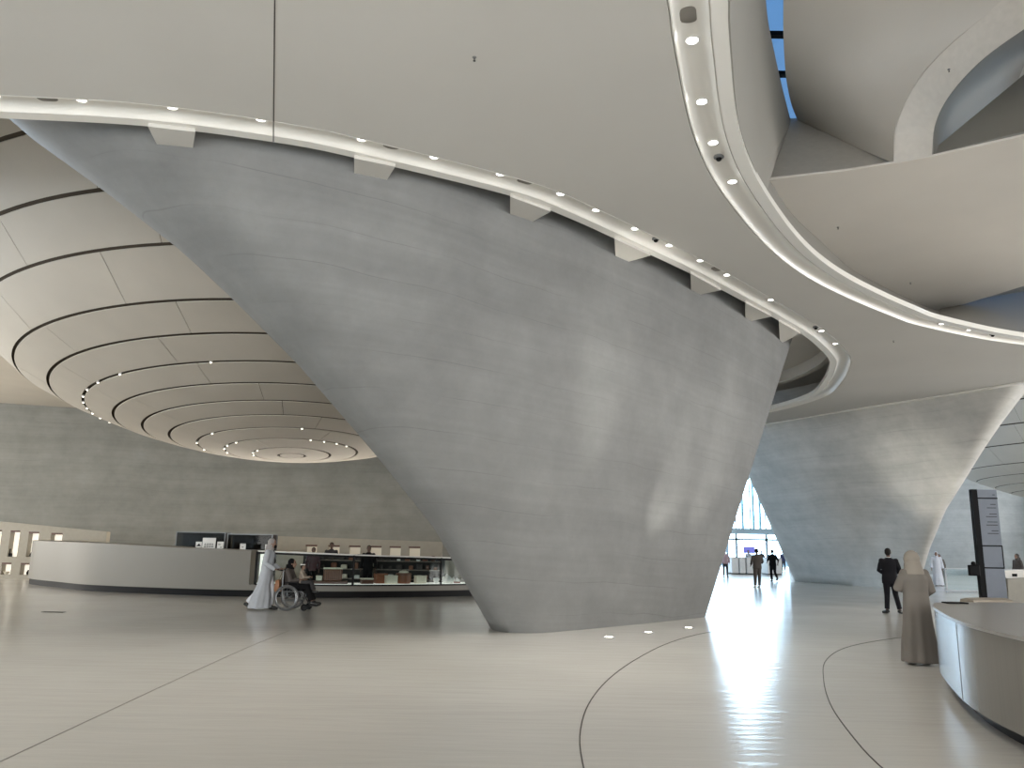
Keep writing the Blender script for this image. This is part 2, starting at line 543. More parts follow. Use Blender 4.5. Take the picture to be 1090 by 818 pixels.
def floor_line(name, pts, w=0.011, z=0.003):
    p = resample(spline([(x, y, 0) for x, y in pts], 8), 0.3)
    a, b = offset2(p, w / 2), offset2(p, -w / 2)
    m = MB(); m.sheet([[q + Vector((0, 0, z)) for q in a], [q + Vector((0, 0, z)) for q in b]])
    struct(m.build(name, M_LINE, smooth=False, solid=0.004))
floor_line('trim_1', [(4.5, 17.6), (3.6, 16.3), (2.75, 14.7), (1.9, 12.6), (1.3, 10.8), (0.9, 9.2), (0.68, 7.8), (0.6, 6.6), (0.58, 5), (0.6, 4)])
floor_line('trim_2', [(10.5, 18.4), (8.8, 17.4), (7.1, 16.0), (5.9, 14.65), (4.95, 13.0), (4.22, 11.2), (3.6, 9.4), (3.2, 7.9), (2.95, 6.7), (2.75, 5)])
M_LINE_KEEP, M_LINE = M_LINE, mat('joint_pale', (0.22, 0.21, 0.19), 0.6)
floor_line('trim_3', [(-3.72, 4.5), (-3.8, 6.45), (-4.0, 10), (-4.15, 13.2), (-4.2, 16)])

M_LINE = M_LINE_KEEP
# ---- main ceiling with the rims round the two openings
rim1_pts = [atz(*p, HC) for p in [(-60, 123), (0, 126), (157, 134.5), (292, 151.6), (377, 168), (541, 208), (600, 230), (654, 254), (733, 290.6), (793.5, 322.4), (828.5, 341.5), (860, 360.6), (881, 381), (882.5, 391), (876, 407), (860, 422.6), (817, 436)]]
rim1_pts = [Vector((-22, 16.5, HC)), Vector((-17, 13.2, HC)), Vector((-12.5, 11.6, HC))] + rim1_pts + [Vector((10.4, 38.0, HC)), Vector((8.0, 41, HC))]
rim1 = resample(spline(rim1_pts, 8), 0.25)
rim2_pts = [atz(*p, HC) for p in [(779, -60), (775, 0), (777, 54), (786, 136), (807, 193), (846, 250), (880, 282), (920, 306), (973, 330), (1007, 342), (1090, 359)]]
rim2_pts += [Vector((18.5, 23.6, HC)), Vector((22.5, 22.6, HC)), Vector((25, 19, HC)), Vector((24.5, 13, HC)), Vector((20, 6, HC)), Vector((14, 2, HC)), Vector((8, 1.2, HC)), Vector((4, 2.8, HC)), Vector((2.4, 5, HC))]
rim2 = spline(rim2_pts, 8, closed=True)
rim2 = resample(rim2 + [rim2[0]], 0.25)[:-1]

def offset_closed(pts, d):
    n = len(pts); out = []
    for i, p in enumerate(pts):
        t = pts[(i + 1) % n] - pts[i - 1]; t.z = 0; t.normalize()
        out.append(p + Vector((t.y, -t.x, 0)) * d)
    return out
# travel direction: rim1 runs left->right along the near side, ceiling to its right-hand side
RIMPROF = [(0.0, 0.14), (0.0, 0.0), (0.2, 0.0), (0.2, 0.03), (0.215, 0.03), (0.215, 0.0), (0.25, 0.03), (0.33, 0.10), (0.42, 0.13), (0.54, 0.13), (0.62, 0.09), (0.655, 0.0), (0.675, 0.0), (0.675, 0.05), (0.69, 0.05), (0.69, 0.30)]
SGN2 = -1.0
mb = MB()
mb.rings([[q + Vector((0, 0, dz)) for q in offset2(rim1, o)] for o, dz in RIMPROF], closed=False, cap=False)
struct(mb.build('trim_4', M_RIM, angle=50))
mb = MB(); fasc = [p for p in rim1 if p.x < 7.5 and p.y < 24]
mb.rings([[q + Vector((0, 0, dz)) for q in offset2(fasc, 0.03)] for dz in (0.3, 6.7)], closed=False, cap=False)
struct(mb.build('wall_above_rim', M_WELL_SHADE, angle=50, solid=0.05))
mb = MB()
rows = []
area2 = sum(rim2[i].x * rim2[(i + 1) % len(rim2)].y - rim2[(i + 1) % len(rim2)].x * rim2[i].y for i in range(len(rim2)))
s2 = 1.0 if area2 > 0 else -1.0     # outward side
mb.rings([[q + Vector((0, 0, dz)) for q in offset_closed(rim2, o * s2)] for o, dz in RIMPROF], closed=True, cap=False)
struct(mb.build('trim_5', M_RIM, angle=50))

edge = [atz(829, 449, HC), atz(910, 435, HC), atz(1000, 421, HC), atz(1090, 406, HC)]
outer = [Vector((-45, -14, HC)), Vector((45, -14, HC)), Vector((45, 24, HC)), Vector((30, 25.5, HC)), Vector((23.5, 25.6, HC)), Vector((20.6, 26.6, HC))] + list(reversed(edge)) + [Vector((11.6, 41.5, HC)), Vector((9.0, 42.5, HC))]
rim_off = offset2(rim1, 0.69)
outer += list(reversed(rim_off)) + [Vector((-45, 20, HC))]
hole = offset_closed(rim2, 0.69 * s2)
def slab_with_hole(name, outer, holes, z0, z1, material):
    loops = [outer] + holes
    allv = [p for l in loops for p in l]
    tris = geometry.tessellate_polygon([[Vector((p.x, p.y, 0)) for p in l] for l in loops])
    n = len(allv)
    m = MB()
    fs = [tuple(t) for t in tris] + [tuple(i + n for i in reversed(t)) for t in tris]
    k = 0
    for l in loops:
        for i in range(len(l)):
            a, b = k + i, k + (i + 1) % len(l)
            fs.append((a, b, n + b, n + a))
        k += len(l)
    m.add([Vector((p.x, p.y, z0)) for p in allv] + [Vector((p.x, p.y, z1)) for p in allv], fs)
    return m.build(name, material, smooth=False)
struct(slab_with_hole('ceiling', outer, [hole], HC, HC + 0.35, M_PLAS))
# the white lip along the far edge of the ceiling, where it meets the second pylon
ed = resample(spline([Vector((20.6, 26.6, HC))] + list(reversed(edge)) + [Vector((11.6, 41.5, HC))], 6), 0.5)
mb = MB()
mb.rings([[q + Vector((0, 0, dz)) for q in offset2(ed, o)] for o, dz in [(0.0, -0.003), (-0.02, -0.05), (-0.02, -0.05), (0.33, -0.05), (0.36, 0.0), (0.36, 0.3)]], closed=False, cap=False)
struct(mb.build('trim_6', M_RIM, angle=40))
# fine straight joint across the ceiling
mb = MB()
a, b = atz(291, 151, HC - 0.004), atz(293, -60, HC - 0.004)
t = (b - a).normalized() * 0.0; n_ = Vector((-(b - a).y, (b - a).x, 0)).normalized() * 0.008
mb.poly_slab([a - n_, a + n_, b + n_, b - n_], [q + Vector((0, 0, 0.006)) for q in (a - n_, a + n_, b + n_, b - n_)])
struct(mb.build('trim_7', M_LINE, smooth=False))

# ---- pylons (inverted concrete cones)
def pylon(name, base, top, prof, zmax, nz, material, label):
    nb = len(base)
    rings = []
    for i in range(nz + 1):
        z = zmax * i / nz
        loop = []
        for k in range(nb):
            g = prof(k, z)
            b_, t_ = Vector((*base[k], 0)), Vector((*top[k], 0))
            p = b_ + (t_ - b_) * g
            loop.append(Vector((p.x, p.y, z)))
        rings.append(spline(loop, 8, closed=True))
    m = MB(); m.rings(rings)
    return m.build(name, material, angle=60)
base1 = [(-0.36, 17.3), (-0.27, 16.75), (0.0, 16.36), (0.6, 16.35), (1.3, 16.95), (2.2, 17.85), (3.2, 18.9), (4.1, 19.9), (4.85, 20.75), (5.02, 21.15), (4.9, 21.8), (4.2, 22.2), (2.6, 21.4), (1.2, 20), (0.1, 18.4), (-0.3, 17.7)]
top1 = [(-7.6, 13.5), (-7.3, 12.5), (-5.8, 11.9), (-2.45, 12.95), (0.15, 14.6), (2.4, 16.75), (4.55, 19.0), (6.5, 21.25), (8.15, 23.5), (8.95, 25.2), (8.9, 26.3), (7.5, 27), (3, 25), (-1, 21.5), (-5, 17), (-7, 14.7)]
FL = [(0, 0), (2.03, .166), (3.41, .323), (5.05, .524), (6.14, .68), (6.92, .80), (7.84, .976), (8.6, 1.137), (8.82, 1.167), (12, 1.75)]
WL = [1, 1, .9, .6, .3, .1, 0, 0, 0, 0, 0, 0, 0, .4, .9, 1]
def prof1(k, z):
    lin = z / 8.0
    if k >= 4 and k <= 10:
        lin = z / 8.0
    return WL[k] * interp(z, FL) + (1 - WL[k]) * lin
tag(pylon('concrete_pylon', base1, top1, prof1, 11.0, 44, M_CONC, ''), 'large grey layered concrete pylon flaring upwards in the centre of the hall', 'pylon')
base2 = [(16.4, 47), (16.8, 45.4), (17.6, 43.3), (18.4, 41.0), (18.9, 39.5), (19.3, 39.0), (19.75, 39.9), (19.8, 42.5), (19.0, 46), (17.4, 48.5)]
top2 = [(11.9, 43.2), (12.6, 40.9), (14.3, 37.5), (16.5, 33.5), (18.0, 30.9), (19.1, 29.4), (20.3, 30.9), (21.2, 34), (18, 40), (14, 44)]
def prof2(k, z):
    lin = z / 8.0
    fl = interp(z, [(0, 0), (1.88, .145), (3.61, .318), (4.74, .484), (5.96, .656), (8.14, 1.0), (12, 1.62)])
    w = 1.0 if 3 <= k <= 7 else 0.0
    return w * fl + (1 - w) * lin
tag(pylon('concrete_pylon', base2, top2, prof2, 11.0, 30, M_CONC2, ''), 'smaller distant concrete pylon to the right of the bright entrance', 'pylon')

# ---- bracket beams between the rim and the main pylon
br = [((157, 134), (208, 140), (206, 153), (165, 150)), ((377, 168), (421, 177), (413.6, 189), (377, 181)), ((543, 209), (587, 225), (569, 235), (543, 226)), ((654, 254), (693, 272), (672, 278), (655, 270.6)),
      ((735, 291), (768, 309), (749, 313), (735.6, 308)), ((793.5, 322.4), (822, 337), (801.5, 341.5), (793.5, 337)), ((829, 342), (852, 355), (835, 364), (830, 361.5))]
blab = ['leftmost', 'second from left', 'third from left', 'middle', 'third from right', 'second from right', 'rightmost']
for i, q in enumerate(br):
    zb = HC - 0.06
    lo = [atz(*p, zb) for p in q]
    # stretch inward so the beam is embedded in the pylon face
    d0, d1 = (lo[3] - lo[0]), (lo[2] - lo[1])
    lo[3] = lo[3] + d0.normalized() * 0.5; lo[2] = lo[2] + d1.normalized() * 0.5
    lo[0] = lo[0] + d0.normalized() * 0.02; lo[1] = lo[1] + d1.normalized() * 0.02
    m = MB(); m.poly_slab(lo, [p + Vector((0, 0, 0.5)) for p in lo])
    tag(m.build('bracket_beam', M_PLAS, smooth=False), 'cream bracket beam joining ceiling rim to main pylon, %s of the seven' % blab[i], 'beam', 'bracket beams between rim and pylon')

# ---- ringed bowl ceilings
RING_R = [0.45, 1.31, 2.24, 3.13, 4.02, 4.86, 5.75, 6.65, 7.67, 8.66, 9.78, 10.7, 11.6, 12.7, 14.0]
RING_Z = [(0, 4.64), (0.45, 4.65), (1.31, 4.69), (2.24, 4.80), (3.13, 4.96), (4.02, 5.15), (4.86, 5.38), (5.75, 5.66), (6.65, 6.02), (7.67, 6.46), (8.66, 7.0), (9.78, 7.98), (10.7, 9.0), (11.6, 10.2), (12.7, 11.5), (14, 12.8), (16, 14.0)]
TILT = (0.036, -0.073)     # the bowl's axis leans a little
def tilt_mesh(m, cx, cy, t):
    m.v = [(v[0], v[1], v[2] + (v[0] - cx) * t[0] + (v[1] - cy) * t[1]) for v in m.v]
def bowl(cx, cy, nm_shell, nm_panels, seed, dz=0.0, t=TILT):
    rnd = random.Random(seed)
    m = MB()
    m.lathe([(max(r, 0.01), z + 0.09 + dz) for r, z in RING_Z], (cx, cy, 0), 96)
    tilt_mesh(m, cx, cy, t)
    sh = m.build(nm_shell, M_RINGB, angle=60)
    struct(sh)
    m = MB()
    rs = [0.0] + RING_R + [16.0]
    for i in range(len(rs) - 1):
        gap = 0.045 if i < 10 else 0.036
        r0, r1 = rs[i] + (gap if i else 0.0), rs[i + 1] - gap
        nsec = max(3, int(2 * math.pi * r1 / 4.2))
        ph = rnd.uniform(0, 6.28)
        g = 0.010
        for k in range(nsec):
            a0 = ph + 2 * math.pi * k / nsec + g / max(r1, 0.5)
            a1 = ph + 2 * math.pi * (k + 1) / nsec - g / max(r1, 0.5)
            nn = max(3, int((a1 - a0) / R(2.5)))
            z0, z1 = interp(r0, RING_Z) + dz, interp(r1, RING_Z) + dz
            # shingled: outer edge of every ring drops a little
            prof = [(max(r0, 0.01), z0), (r1, z1), (r1, z1 + 0.025), (max(r0, 0.01), z0 + 0.025)]
            rr = [[Vector((cx + r * math.cos(a0 + (a1 - a0) * j / nn), cy + r * math.sin(a0 + (a1 - a0) * j / nn), z)) for r, z in prof] for j in range(nn + 1)]
            m.rings(rr, closed=True, cap=True)
    tilt_mesh(m, cx, cy, t)
    return struct(m.build(nm_panels, M_RING, angle=30))
B1 = (-7.69, 28.0)
bowl(*B1, 'ceiling_bowl_backing', 'ceiling_bowl', 3)
B2 = (38.0, 50.0)
bowl(*B2, 'ceiling_bowl_backing', 'ceiling_bowl', 9, 0.0, (0.0, 0.0))

# ---- upper roof and walls enclosing the place
sky_hole = [Vector((p.x, p.y, 0)) for p in [atz(*q, 14.7) for q in ((770, -90), (900, -90), (910, 60), (900, 200), (805, 200), (775, 40))]]
struct(slab_with_hole('ceiling_upper', [Vector(p) for p in ((-48, -14, 0), (62, -14, 0), (62, 88, 0), (-48, 88, 0))], [sky_hole, [Vector(q) for q in ((17, 22, 0), (34, 22, 0), (34, 46, 0), (17, 46, 0))]], 14.7, 15.1, M_PLAS))
# far-left flat soffit beyond the bowl
mb = MB(); mb.prism([(-42, 12), (-19, 14), (-18.2, 22), (-18.0, 28), (-16.4, 33.2), (-12.6, 36.8), (-12, 44), (-42, 48)], 8.3, 8.5)
struct(mb.build('ceiling_left', M_RING, smooth=False))
# back wall of the left hall: a long concave sweep
def arc_wall(name, pts, z0, z1, th, material, lean=0.0):
    p = resample(spline([(x, y, 0) for x, y in pts], 10), 0.8)
    q = offset2(p, -th)
    m = MB()
    m.rings([[v + Vector((0, 0, z0)) for v in p], [v + Vector((0, -lean, z1)) for v in p], [v + Vector((0, -lean, z1)) for v in q], [v + Vector((0, 0, z0)) for v in q]], closed=False, cap=False)
    return struct(m.build(name, material, angle=50))
arc_wall('wall_back_left', [(-44, 20), (-38, 31), (-29, 38), (-19, 41.6), (-8, 43), (3, 42), (9, 39.5)], 0, 9.0, 0.4, M_CONCW)
mb = MB(); mb.box((7, -14.2, 7.3), (110, 0.3, 15)); struct(mb.build('wall_behind', M_PLAS, smooth=False))
arc_wall('wall_left', [(-46, -14), (-46.5, 5), (-44, 22)], 0, 14.7, 0.3, M_PLAS)
arc_wall('wall_back_right', [(26, 76), (34, 70), (45, 66), (58, 64)], 0, 8.2, 0.4, M_CONCP)
arc_wall('wall_right', [(60, 64), (61, 30), (60, -14)], 0, 14.7, 0.3, M_PLAS)

# ---- sculpted skylight well in the right-hand opening
def lerp_path(pts, n):
    p = spline(pts, 12)
    L_ = [0.0]
    for a, b in zip(p, p[1:]):
        L_.append(L_[-1] + (b - a).length)
    out = []
    for i in range(n):
        s = L_[-1] * i / (n - 1)
        for k in range(len(p) - 1):
            if L_[k + 1] >= s - 1e-9:
                u = (s - L_[k]) / max(L_[k + 1] - L_[k], 1e-9)
                out.append(p[k].lerp(p[k + 1], min(max(u, 0), 1)))
                break
    return out
def ruled(name, A, B_, n, m_, material, solid=0.18, bulge=0.0):
    a, b = lerp_path(A, n), lerp_path(B_, n)
    rows = [[a[j].lerp(b[j], i / m_) + Vector((0, 0, bulge * math.sin(math.pi * i / m_))) for j in range(n)] for i in range(m_ + 1)]
    m = MB(); m.sheet(rows)
    return struct(m.build(name, material, angle=60, solid=0.05))
# leaning wall from the rim up to the sky slit
Wb = [atz(*p, HC + 0.10) for p in [(790, -120), (779, -60), (775, 0), (777, 54), (786, 136), (807, 193)]]
Wt = [atz(*p, 13.0) for p in [(808, -110), (812, -30), (816, 20), (824, 60), (832, 95), (841, 130)]]
ruled('wall_well_left', Wb, Wt, 30, 8, M_WELL_SHADE)
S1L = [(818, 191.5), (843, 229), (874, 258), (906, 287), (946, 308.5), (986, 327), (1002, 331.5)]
ruled('wall_well_corner', [atz(806, 191, HC + .10), atz(815, 206, HC + .10)], [atz(841, 130, 13.0), atz(818, 191.5, 10.0)], 4, 4, M_WELL_SHADE)
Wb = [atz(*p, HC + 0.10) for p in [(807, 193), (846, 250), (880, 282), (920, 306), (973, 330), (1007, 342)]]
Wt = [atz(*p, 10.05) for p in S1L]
ruled('wall_well_front', Wb, Wt, 30, 4, M_WELL_SHADE)
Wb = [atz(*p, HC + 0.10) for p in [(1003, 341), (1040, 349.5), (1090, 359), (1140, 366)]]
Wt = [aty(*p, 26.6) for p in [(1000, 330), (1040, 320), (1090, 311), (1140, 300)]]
ruled('wall_well_back', Wb, Wt, 12, 4, M_WELL_SHADE)
# broad lower soffit
S1 = [atz(*p, 10.0) for p in S1L] + [atz(*p, 10.0) for p in [(1030, 323), (1090, 304.5), (1200, 275), (1250, 120), (1090, 145), (992, 167), (952, 174), (897, 182.6)]]
mb = MB(); mb.poly_slab(S1, [p + Vector((0, 0, 0.05)) for p in S1])
struct(mb.build('ceiling_well_soffit', M_WELL, smooth=False))
# triangular gusset
T = [atz(839, 127, 13.1), atz(852, 127, 13.1), atz(952, 174, 10.2), atz(818, 192, 10.0)]
mb = MB(); mb.add(T, [(0, 1, 2, 3)])
struct(mb.build('wall_well_gusset', mat('gusset_plaster', (0.42, 0.40, 0.36), 0.8), smooth=False, solid=0.05))
# big upper petal
PL = [atz(834, -60, 13.4), atz(834, 0, 13.3), atz(834, 40, 13.2), atz(837, 80, 13.1), atz(843, 110, 13.05), atz(851, 130, 13.0)]
PR = [atz(1130, -60, 14.2), atz(1058, 7, 13.6), atz(1004, 54, 12.8), atz(972, 93, 11.9), atz(954, 136, 10.9), atz(952, 174, 10.1)]
ruled('ceiling_well_petal', PL, PR, 26, 12, M_WELL, 0.2)
# arch band
AO = PR
AI = [atz(1150, -10, 14.0), atz(1090, 30, 13.5), atz(1044, 64, 12.8), atz(1011, 100, 12.0), atz(995, 132.5, 11.0), atz(992, 166, 10.1)]
ruled('ceiling_well_arch', AO, AI, 26, 3, mat('arch_plaster', (0.66, 0.62, 0.56), 0.8), 0.2)
# shaded reveal inside the arch
AJ = [atz(1180, 10, 16.5), atz(1115, 58, 16.0), atz(1090, 78, 15.0), atz(1055, 110, 13.5), atz(1020, 142, 12.0), atz(992, 167, 10.1)]
ruled('ceiling_well_reveal', AI, AJ, 26, 4, M_WELL_SHADE, 0.15)
mb = MB(); mb.add([atz(985, 170, 10.2), atz(1180, 8, 16.5), atz(1190, 118, 10.6)], [(0, 1, 2)])
struct(mb.build('wall_well_spandrel', M_WELL_SHADE, smooth=False, solid=0.15))

# skylight glazing over the well with its black bars
mb = MB()
mb.rings([[Vector((p.x, p.y, z)) for p in sky_hole + [sky_hole[0]]] for z in (14.7, 16.8)], closed=False, cap=False)
struct(mb.build('wall_skylight_curb', M_WELL_SHADE, smooth=False, solid=0.1))  # upstand added to block direct sun through the roof opening
sky = thing('skylight', 'blue skylight strip with black glazing bars above the sculpted opening', 'skylight', (8, 16, 15.0))
mb = MB(); mb.prism([(p.x, p.y) for p in sky_hole], 16.2, 16.23)
o = mb.build('pane', M_GLASS, smooth=False); o.parent = sky; o.matrix_parent_inverse = sky.matrix_basis.inverted()
for (xa, ya) in [(826, 37), (829, 79)]:
    p = atz(xa, ya, 14.6)
    mb = MB(); mb.box((p.x + 0.6, p.y, 14.6), (7.0, 0.16, 0.12))
    o = mb.build('glazing_bar', M_BLACK, smooth=False); o.parent = sky; o.matrix_parent_inverse = sky.matrix_basis.inverted()

# ---- far glazed entrance front
mb = MB()
FY = 86.0
def frame_box(m, x0, x1, z0, z1, d=0.18):
    m.box(((x0 + x1) / 2, FY, (z0 + z1) / 2), (x1 - x0, d, z1 - z0))
x = 8.0
while x < 44:
    frame_box(mb, x - 0.06, x + 0.06, 3.4, 14.6); x += 1.6
frame_box(mb, 8, 44, 3.4, 4.0, 0.4)
frame_box(mb, 8, 44, 9.3, 9.45)
frame_box(mb, 8, 44, 13.0, 13.15)
x = 8.0
while x < 44:
    frame_box(mb, x - 0.12, x + 0.12, 0, 3.4); x += 3.2
frame_box(mb, 8, 44, 2.75, 2.95)
struct(mb.build('window_1', M_MULL, smooth=False))
mb = MB(); mb.box((26, FY, 7.3), (36, 0.03, 14.6))
o = mb.build('window_pane', M_GLASS, smooth=False); struct(o)
for nm, x0, x1 in (('wall_front_left', -48, 8), ('wall_front_right', 44, 62)):
    mb = MB(); mb.box(((x0 + x1) / 2, FY + 0.1, 7.4), (x1 - x0, 0.3, 14.8))
    struct(mb.build(nm, M_PLAS, smooth=False))
# open screen of tall pale fins on the plaza outside the entrance
ob = thing('outdoor_screen', 'tall screen of pale green vertical fins outside the glass entrance', 'screen', (30, 112, 0))
mb = MB(); x = -26
while x < 26:
    mb.box((x, 0, 12.5), (0.22, 0.6, 17)); x += 1.25 + 0.4 * math.sin(x * 3.1)
mb.build('vertical_fins', M_FIN, ob, smooth=False)
mb = MB(); mb.box((0, 0, 4.1), (54, 0.8, 0.3)); mb.build('lower_beam', M_MULL, ob, smooth=False)
mb = MB(); mb.box((0, 0, 21.1), (54, 0.8, 0.4)); mb.build('upper_beam', M_MULL, ob, smooth=False)
for x in (-25, -12.5, 0, 12.5, 25):
    mb = MB(); mb.tube([(x, 0, 0), (x, 0, 4.1)], 0.2, 12); mb.build('column', M_MULL, ob)
# soffit seen through the tip of the pylon opening
mb = MB(); mb.prism([(8.0, 25.0), (11.5, 24), (15, 28), (16.5, 34), (15, 40), (10, 44), (5, 42), (6, 33)], 9.3, 9.45)
struct(mb.build('ceiling_tip', M_PLAS, smooth=False))
mb = MB(); q_ = resample(spline([(7.5, 25.5, 9.2), (10.8, 27.0, 9.2), (12.0, 30.5, 9.2), (11.3, 35, 9.2), (9, 39, 9.2)], 8), .4)
mb.rings([[p + Vector((0, 0, dz)) for p in offset2(q_, o)] for o, dz in ((0, .15), (0, -.35), (.3, -.35), (.3, .15))], closed=False, cap=False)
struct(mb.build('trim_8', M_PLAS, angle=50))

#==PART2==
# ================================================================== CEILING FITTINGS
def snap(path, px, py, off, sgn=1.0):
    p = atz(px, py, HC + 0.12)
    k = min(range(1, len(path) - 1), key=lambda i: (path[i] - Vector((p.x, p.y, HC))).length)
    t = (path[k + 1] - path[k - 1]); t.z = 0; t.normalize()
    n = Vector((t.y, -t.x, 0)) * sgn
    return path[k] + n * off

def make_downlight():
    t = thing('ceiling_downlight', '-', 'ceiling light')
    m = MB(); m.lathe([(0.075, 0.012), (0.10, 0.0), (0.105, -0.012), (0.08, -0.014), (0.072, 0.0)], n=20); m.build('trim_ring', M_WHITE, t)
    m = MB(); m.lathe([(0.001, 0.004), (0.07, 0.004), (0.07, -0.006), (0.001, -0.006)], n=20); m.build('lamp', M_LAMP, t)
    return t
dl = make_downlight(); first = [True]
SPOT = bpy.data.lights.new('downlight_beam', 'SPOT')
SPOT.energy, SPOT.color, SPOT.spot_size, SPOT.spot_blend, SPOT.shadow_soft_size = 170, (1.0, 0.95, 0.88), R(78), 0.9, 0.07
def put_downlight(p, label, group):
    q = Vector((p.x, p.y, HC + 0.122))
    if first[0]:
        dl.location = q; o = dl; first[0] = False
    else:
        o = dup(dl, loc=q)
    o['label'], o['group'] = label, group
    l = bpy.data.objects.new('downlight_beam', SPOT); COL.objects.link(l)
    l.location = (0, 0, -0.04); l.parent = o
L1 = [(0, 104), (91, 107), (185, 115), (277, 130), (376, 148), (460, 167), (528, 187), (588, 207), (637, 225), (679, 245), (715, 263), (747, 279), (774, 293), (822, 320), (871, 352), (886, 366)]
for i, p in enumerate(L1):
    put_downlight(snap(rim1, *p, 0.47), 'round downlight in the rim above the main pylon, %s from the left' % ['first', 'second', 'third', 'fourth', 'fifth', 'sixth', 'seventh', 'eighth', 'ninth', 'tenth', 'eleventh', 'twelfth', 'thirteenth', 'fourteenth', 'fifteenth', 'sixteenth'][i], 'downlights in the pylon rim')
L2 = [(739, 43), (749, 106), (765, 153), (782, 191), (996, 346), (1031, 352)]
l2lab = ['topmost downlight of the right opening rim, beside the grey speaker disc', 'second downlight from the top on the right opening rim', 'third downlight down, just above the dome camera on the right rim', 'fourth downlight down, just below the dome camera on the right rim', 'downlight on the far side of the right rim, left one of two', 'downlight on the far side of the right rim, right one of two']
for p, lb in zip(L2, l2lab):
    put_downlight(snap(rim2, *p, 0.46, s2), lb, 'downlights in the skylight rim')

def speaker_disc(p, label):
    m = MB(); m.lathe([(0.001, 0.02), (0.15, 0.02), (0.155, 0.0), (0.13, -0.006), (0.001, -0.008)], n=28)
    tag(m.build('ceiling_speaker', mat('speaker_grille', (0.20, 0.185, 0.165), 0.7), origin=None), label, 'speaker', 'round speakers in the rims').location = (p.x, p.y, HC + 0.12)
speaker_disc(snap(rim1, 45, 105, 0.46), 'grey round speaker in the rim at the far upper left')
speaker_disc(snap(rim1, 421, 160, 0.50), 'grey round speaker in the rim beside the second bracket')
speaker_disc(snap(rim1, 559, 197, 0.46), 'grey round speaker in the rim above the third bracket')
speaker_disc(snap(rim1, 761, 286, 0.46), 'grey round speaker in the rim near its right end')
speaker_disc(snap(rim2, 739, 18, 0.46, s2), 'grey round speaker at the top of the right opening rim')

def dome_camera(p, label):
    t = thing('dome_camera', label, 'security camera', (p.x, p.y, HC + 0.12), group='dome cameras in the rims')
    m = MB(); m.lathe([(0.001, 0.02), (0.085, 0.02), (0.085, -0.02), (0.06, -0.035), (0.001, -0.035)], n=20); m.build('housing', M_GREYM, t)
    m = MB(); m.ellipsoid((0, 0, -0.04), (0.05, 0.05, 0.045), 14, 10); m.build('dome', M_BLACK, t)
dome_camera(snap(rim2, 769, 168, 0.46, s2), 'small dome camera between downlights on the right opening rim')
dome_camera(snap(rim1, 696, 256, 0.46), 'small dome camera in the rim above the middle bracket')
dome_camera(snap(rim1, 862, 348, 0.46), 'small dome camera in the rim near its tip')
dome_camera(snap(rim2, 1048, 357, 0.46, s2), 'small dome camera on the far side of the right rim')

def sprinkler(p, label, nrm=None):
    t = thing('sprinkler', label, 'sprinkler', p, group='sprinklers in the plaster')
    m = MB(); m.lathe([(0.001, 0.01), (0.03, 0.008), (0.03, -0.004), (0.02, -0.01), (0.001, -0.01)], n=14); m.build('escutcheon', M_GREYM, t)
    m = MB(); m.tube([(0, 0, 0), (0, 0, -0.05)], 0.008, 8); m.lathe([(0.001, -0.05), (0.018, -0.05), (0.018, -0.056), (0.001, -0.056)], n=12); m.build('head', M_DARK, t)
sprinkler(atz(505, 61, HC), 'small sprinkler in the ceiling right of the joint')
sprinkler(atz(951, 363, HC), 'small sprinkler in the ceiling below the right rim')
sprinkler(atz(892, 242, 10.0), 'small sprinkler in the lower soffit, left one')
sprinkler(atz(969, 301, 10.0), 'small sprinkler in the lower soffit, near its corner')
sprinkler(atz(1010, 74, 12.35), 'small sprinkler at the middle of the white arch band')
sprinkler(atz(971, 156, 10.45), 'small sprinkler at the foot of the white arch band')

# tiny spotlights in the grooves of the left bowl
def bowl_spot(i, r, a, first_=[None]):
    z = interp(r, RING_Z) - 0.02 + r * math.cos(a) * TILT[0] + r * math.sin(a) * TILT[1]
    p = (B1[0] + r * math.cos(a), B1[1] + r * math.sin(a), z)
    if first_[0] is None:
        t = thing('groove_spotlight', '-', 'spotlight')
        m = MB(); m.lathe([(0.001, 0.06), (0.04, 0.06), (0.045, 0.0), (0.03, 0.0), (0.001, 0.01)], n=12); m.build('housing', M_WHITE, t)
        m = MB(); m.ellipsoid((0, 0, -0.002), (0.026, 0.026, 0.010), 10, 6); m.build('lamp', M_LAMPS, t)
        first_[0] = t
        t.location = p
    else:
        t = dup(first_[0], loc=p)
    t['label'] = {0: 'tiny spotlight in the wide eighth groove of the ringed bowl ceiling', 1: 'tiny spotlight in a small inner groove of the ringed bowl ceiling', 2: 'tiny spotlight in the innermost lit groove of the ringed bowl ceiling'}[i]
    t['group'] = ['spotlights in the wide bowl groove', 'spotlights in the inner bowl grooves', 'spotlights in the innermost bowl groove'][i]
for adeg in (178, 184, 190, 196, 203, 210, 218, 227, 238, 265):
    bowl_spot(0, 6.65, R(adeg))
for adeg in (178, 200, 232, 290):
    bowl_spot(1, 3.13, R(adeg))
for adeg in (182, 200, 215, 232, 300, 312, 325, 338):
    bowl_spot(1, 2.24, R(adeg))
for adeg in (184, 205, 225):
    bowl_spot(2, 1.31, R(adeg))

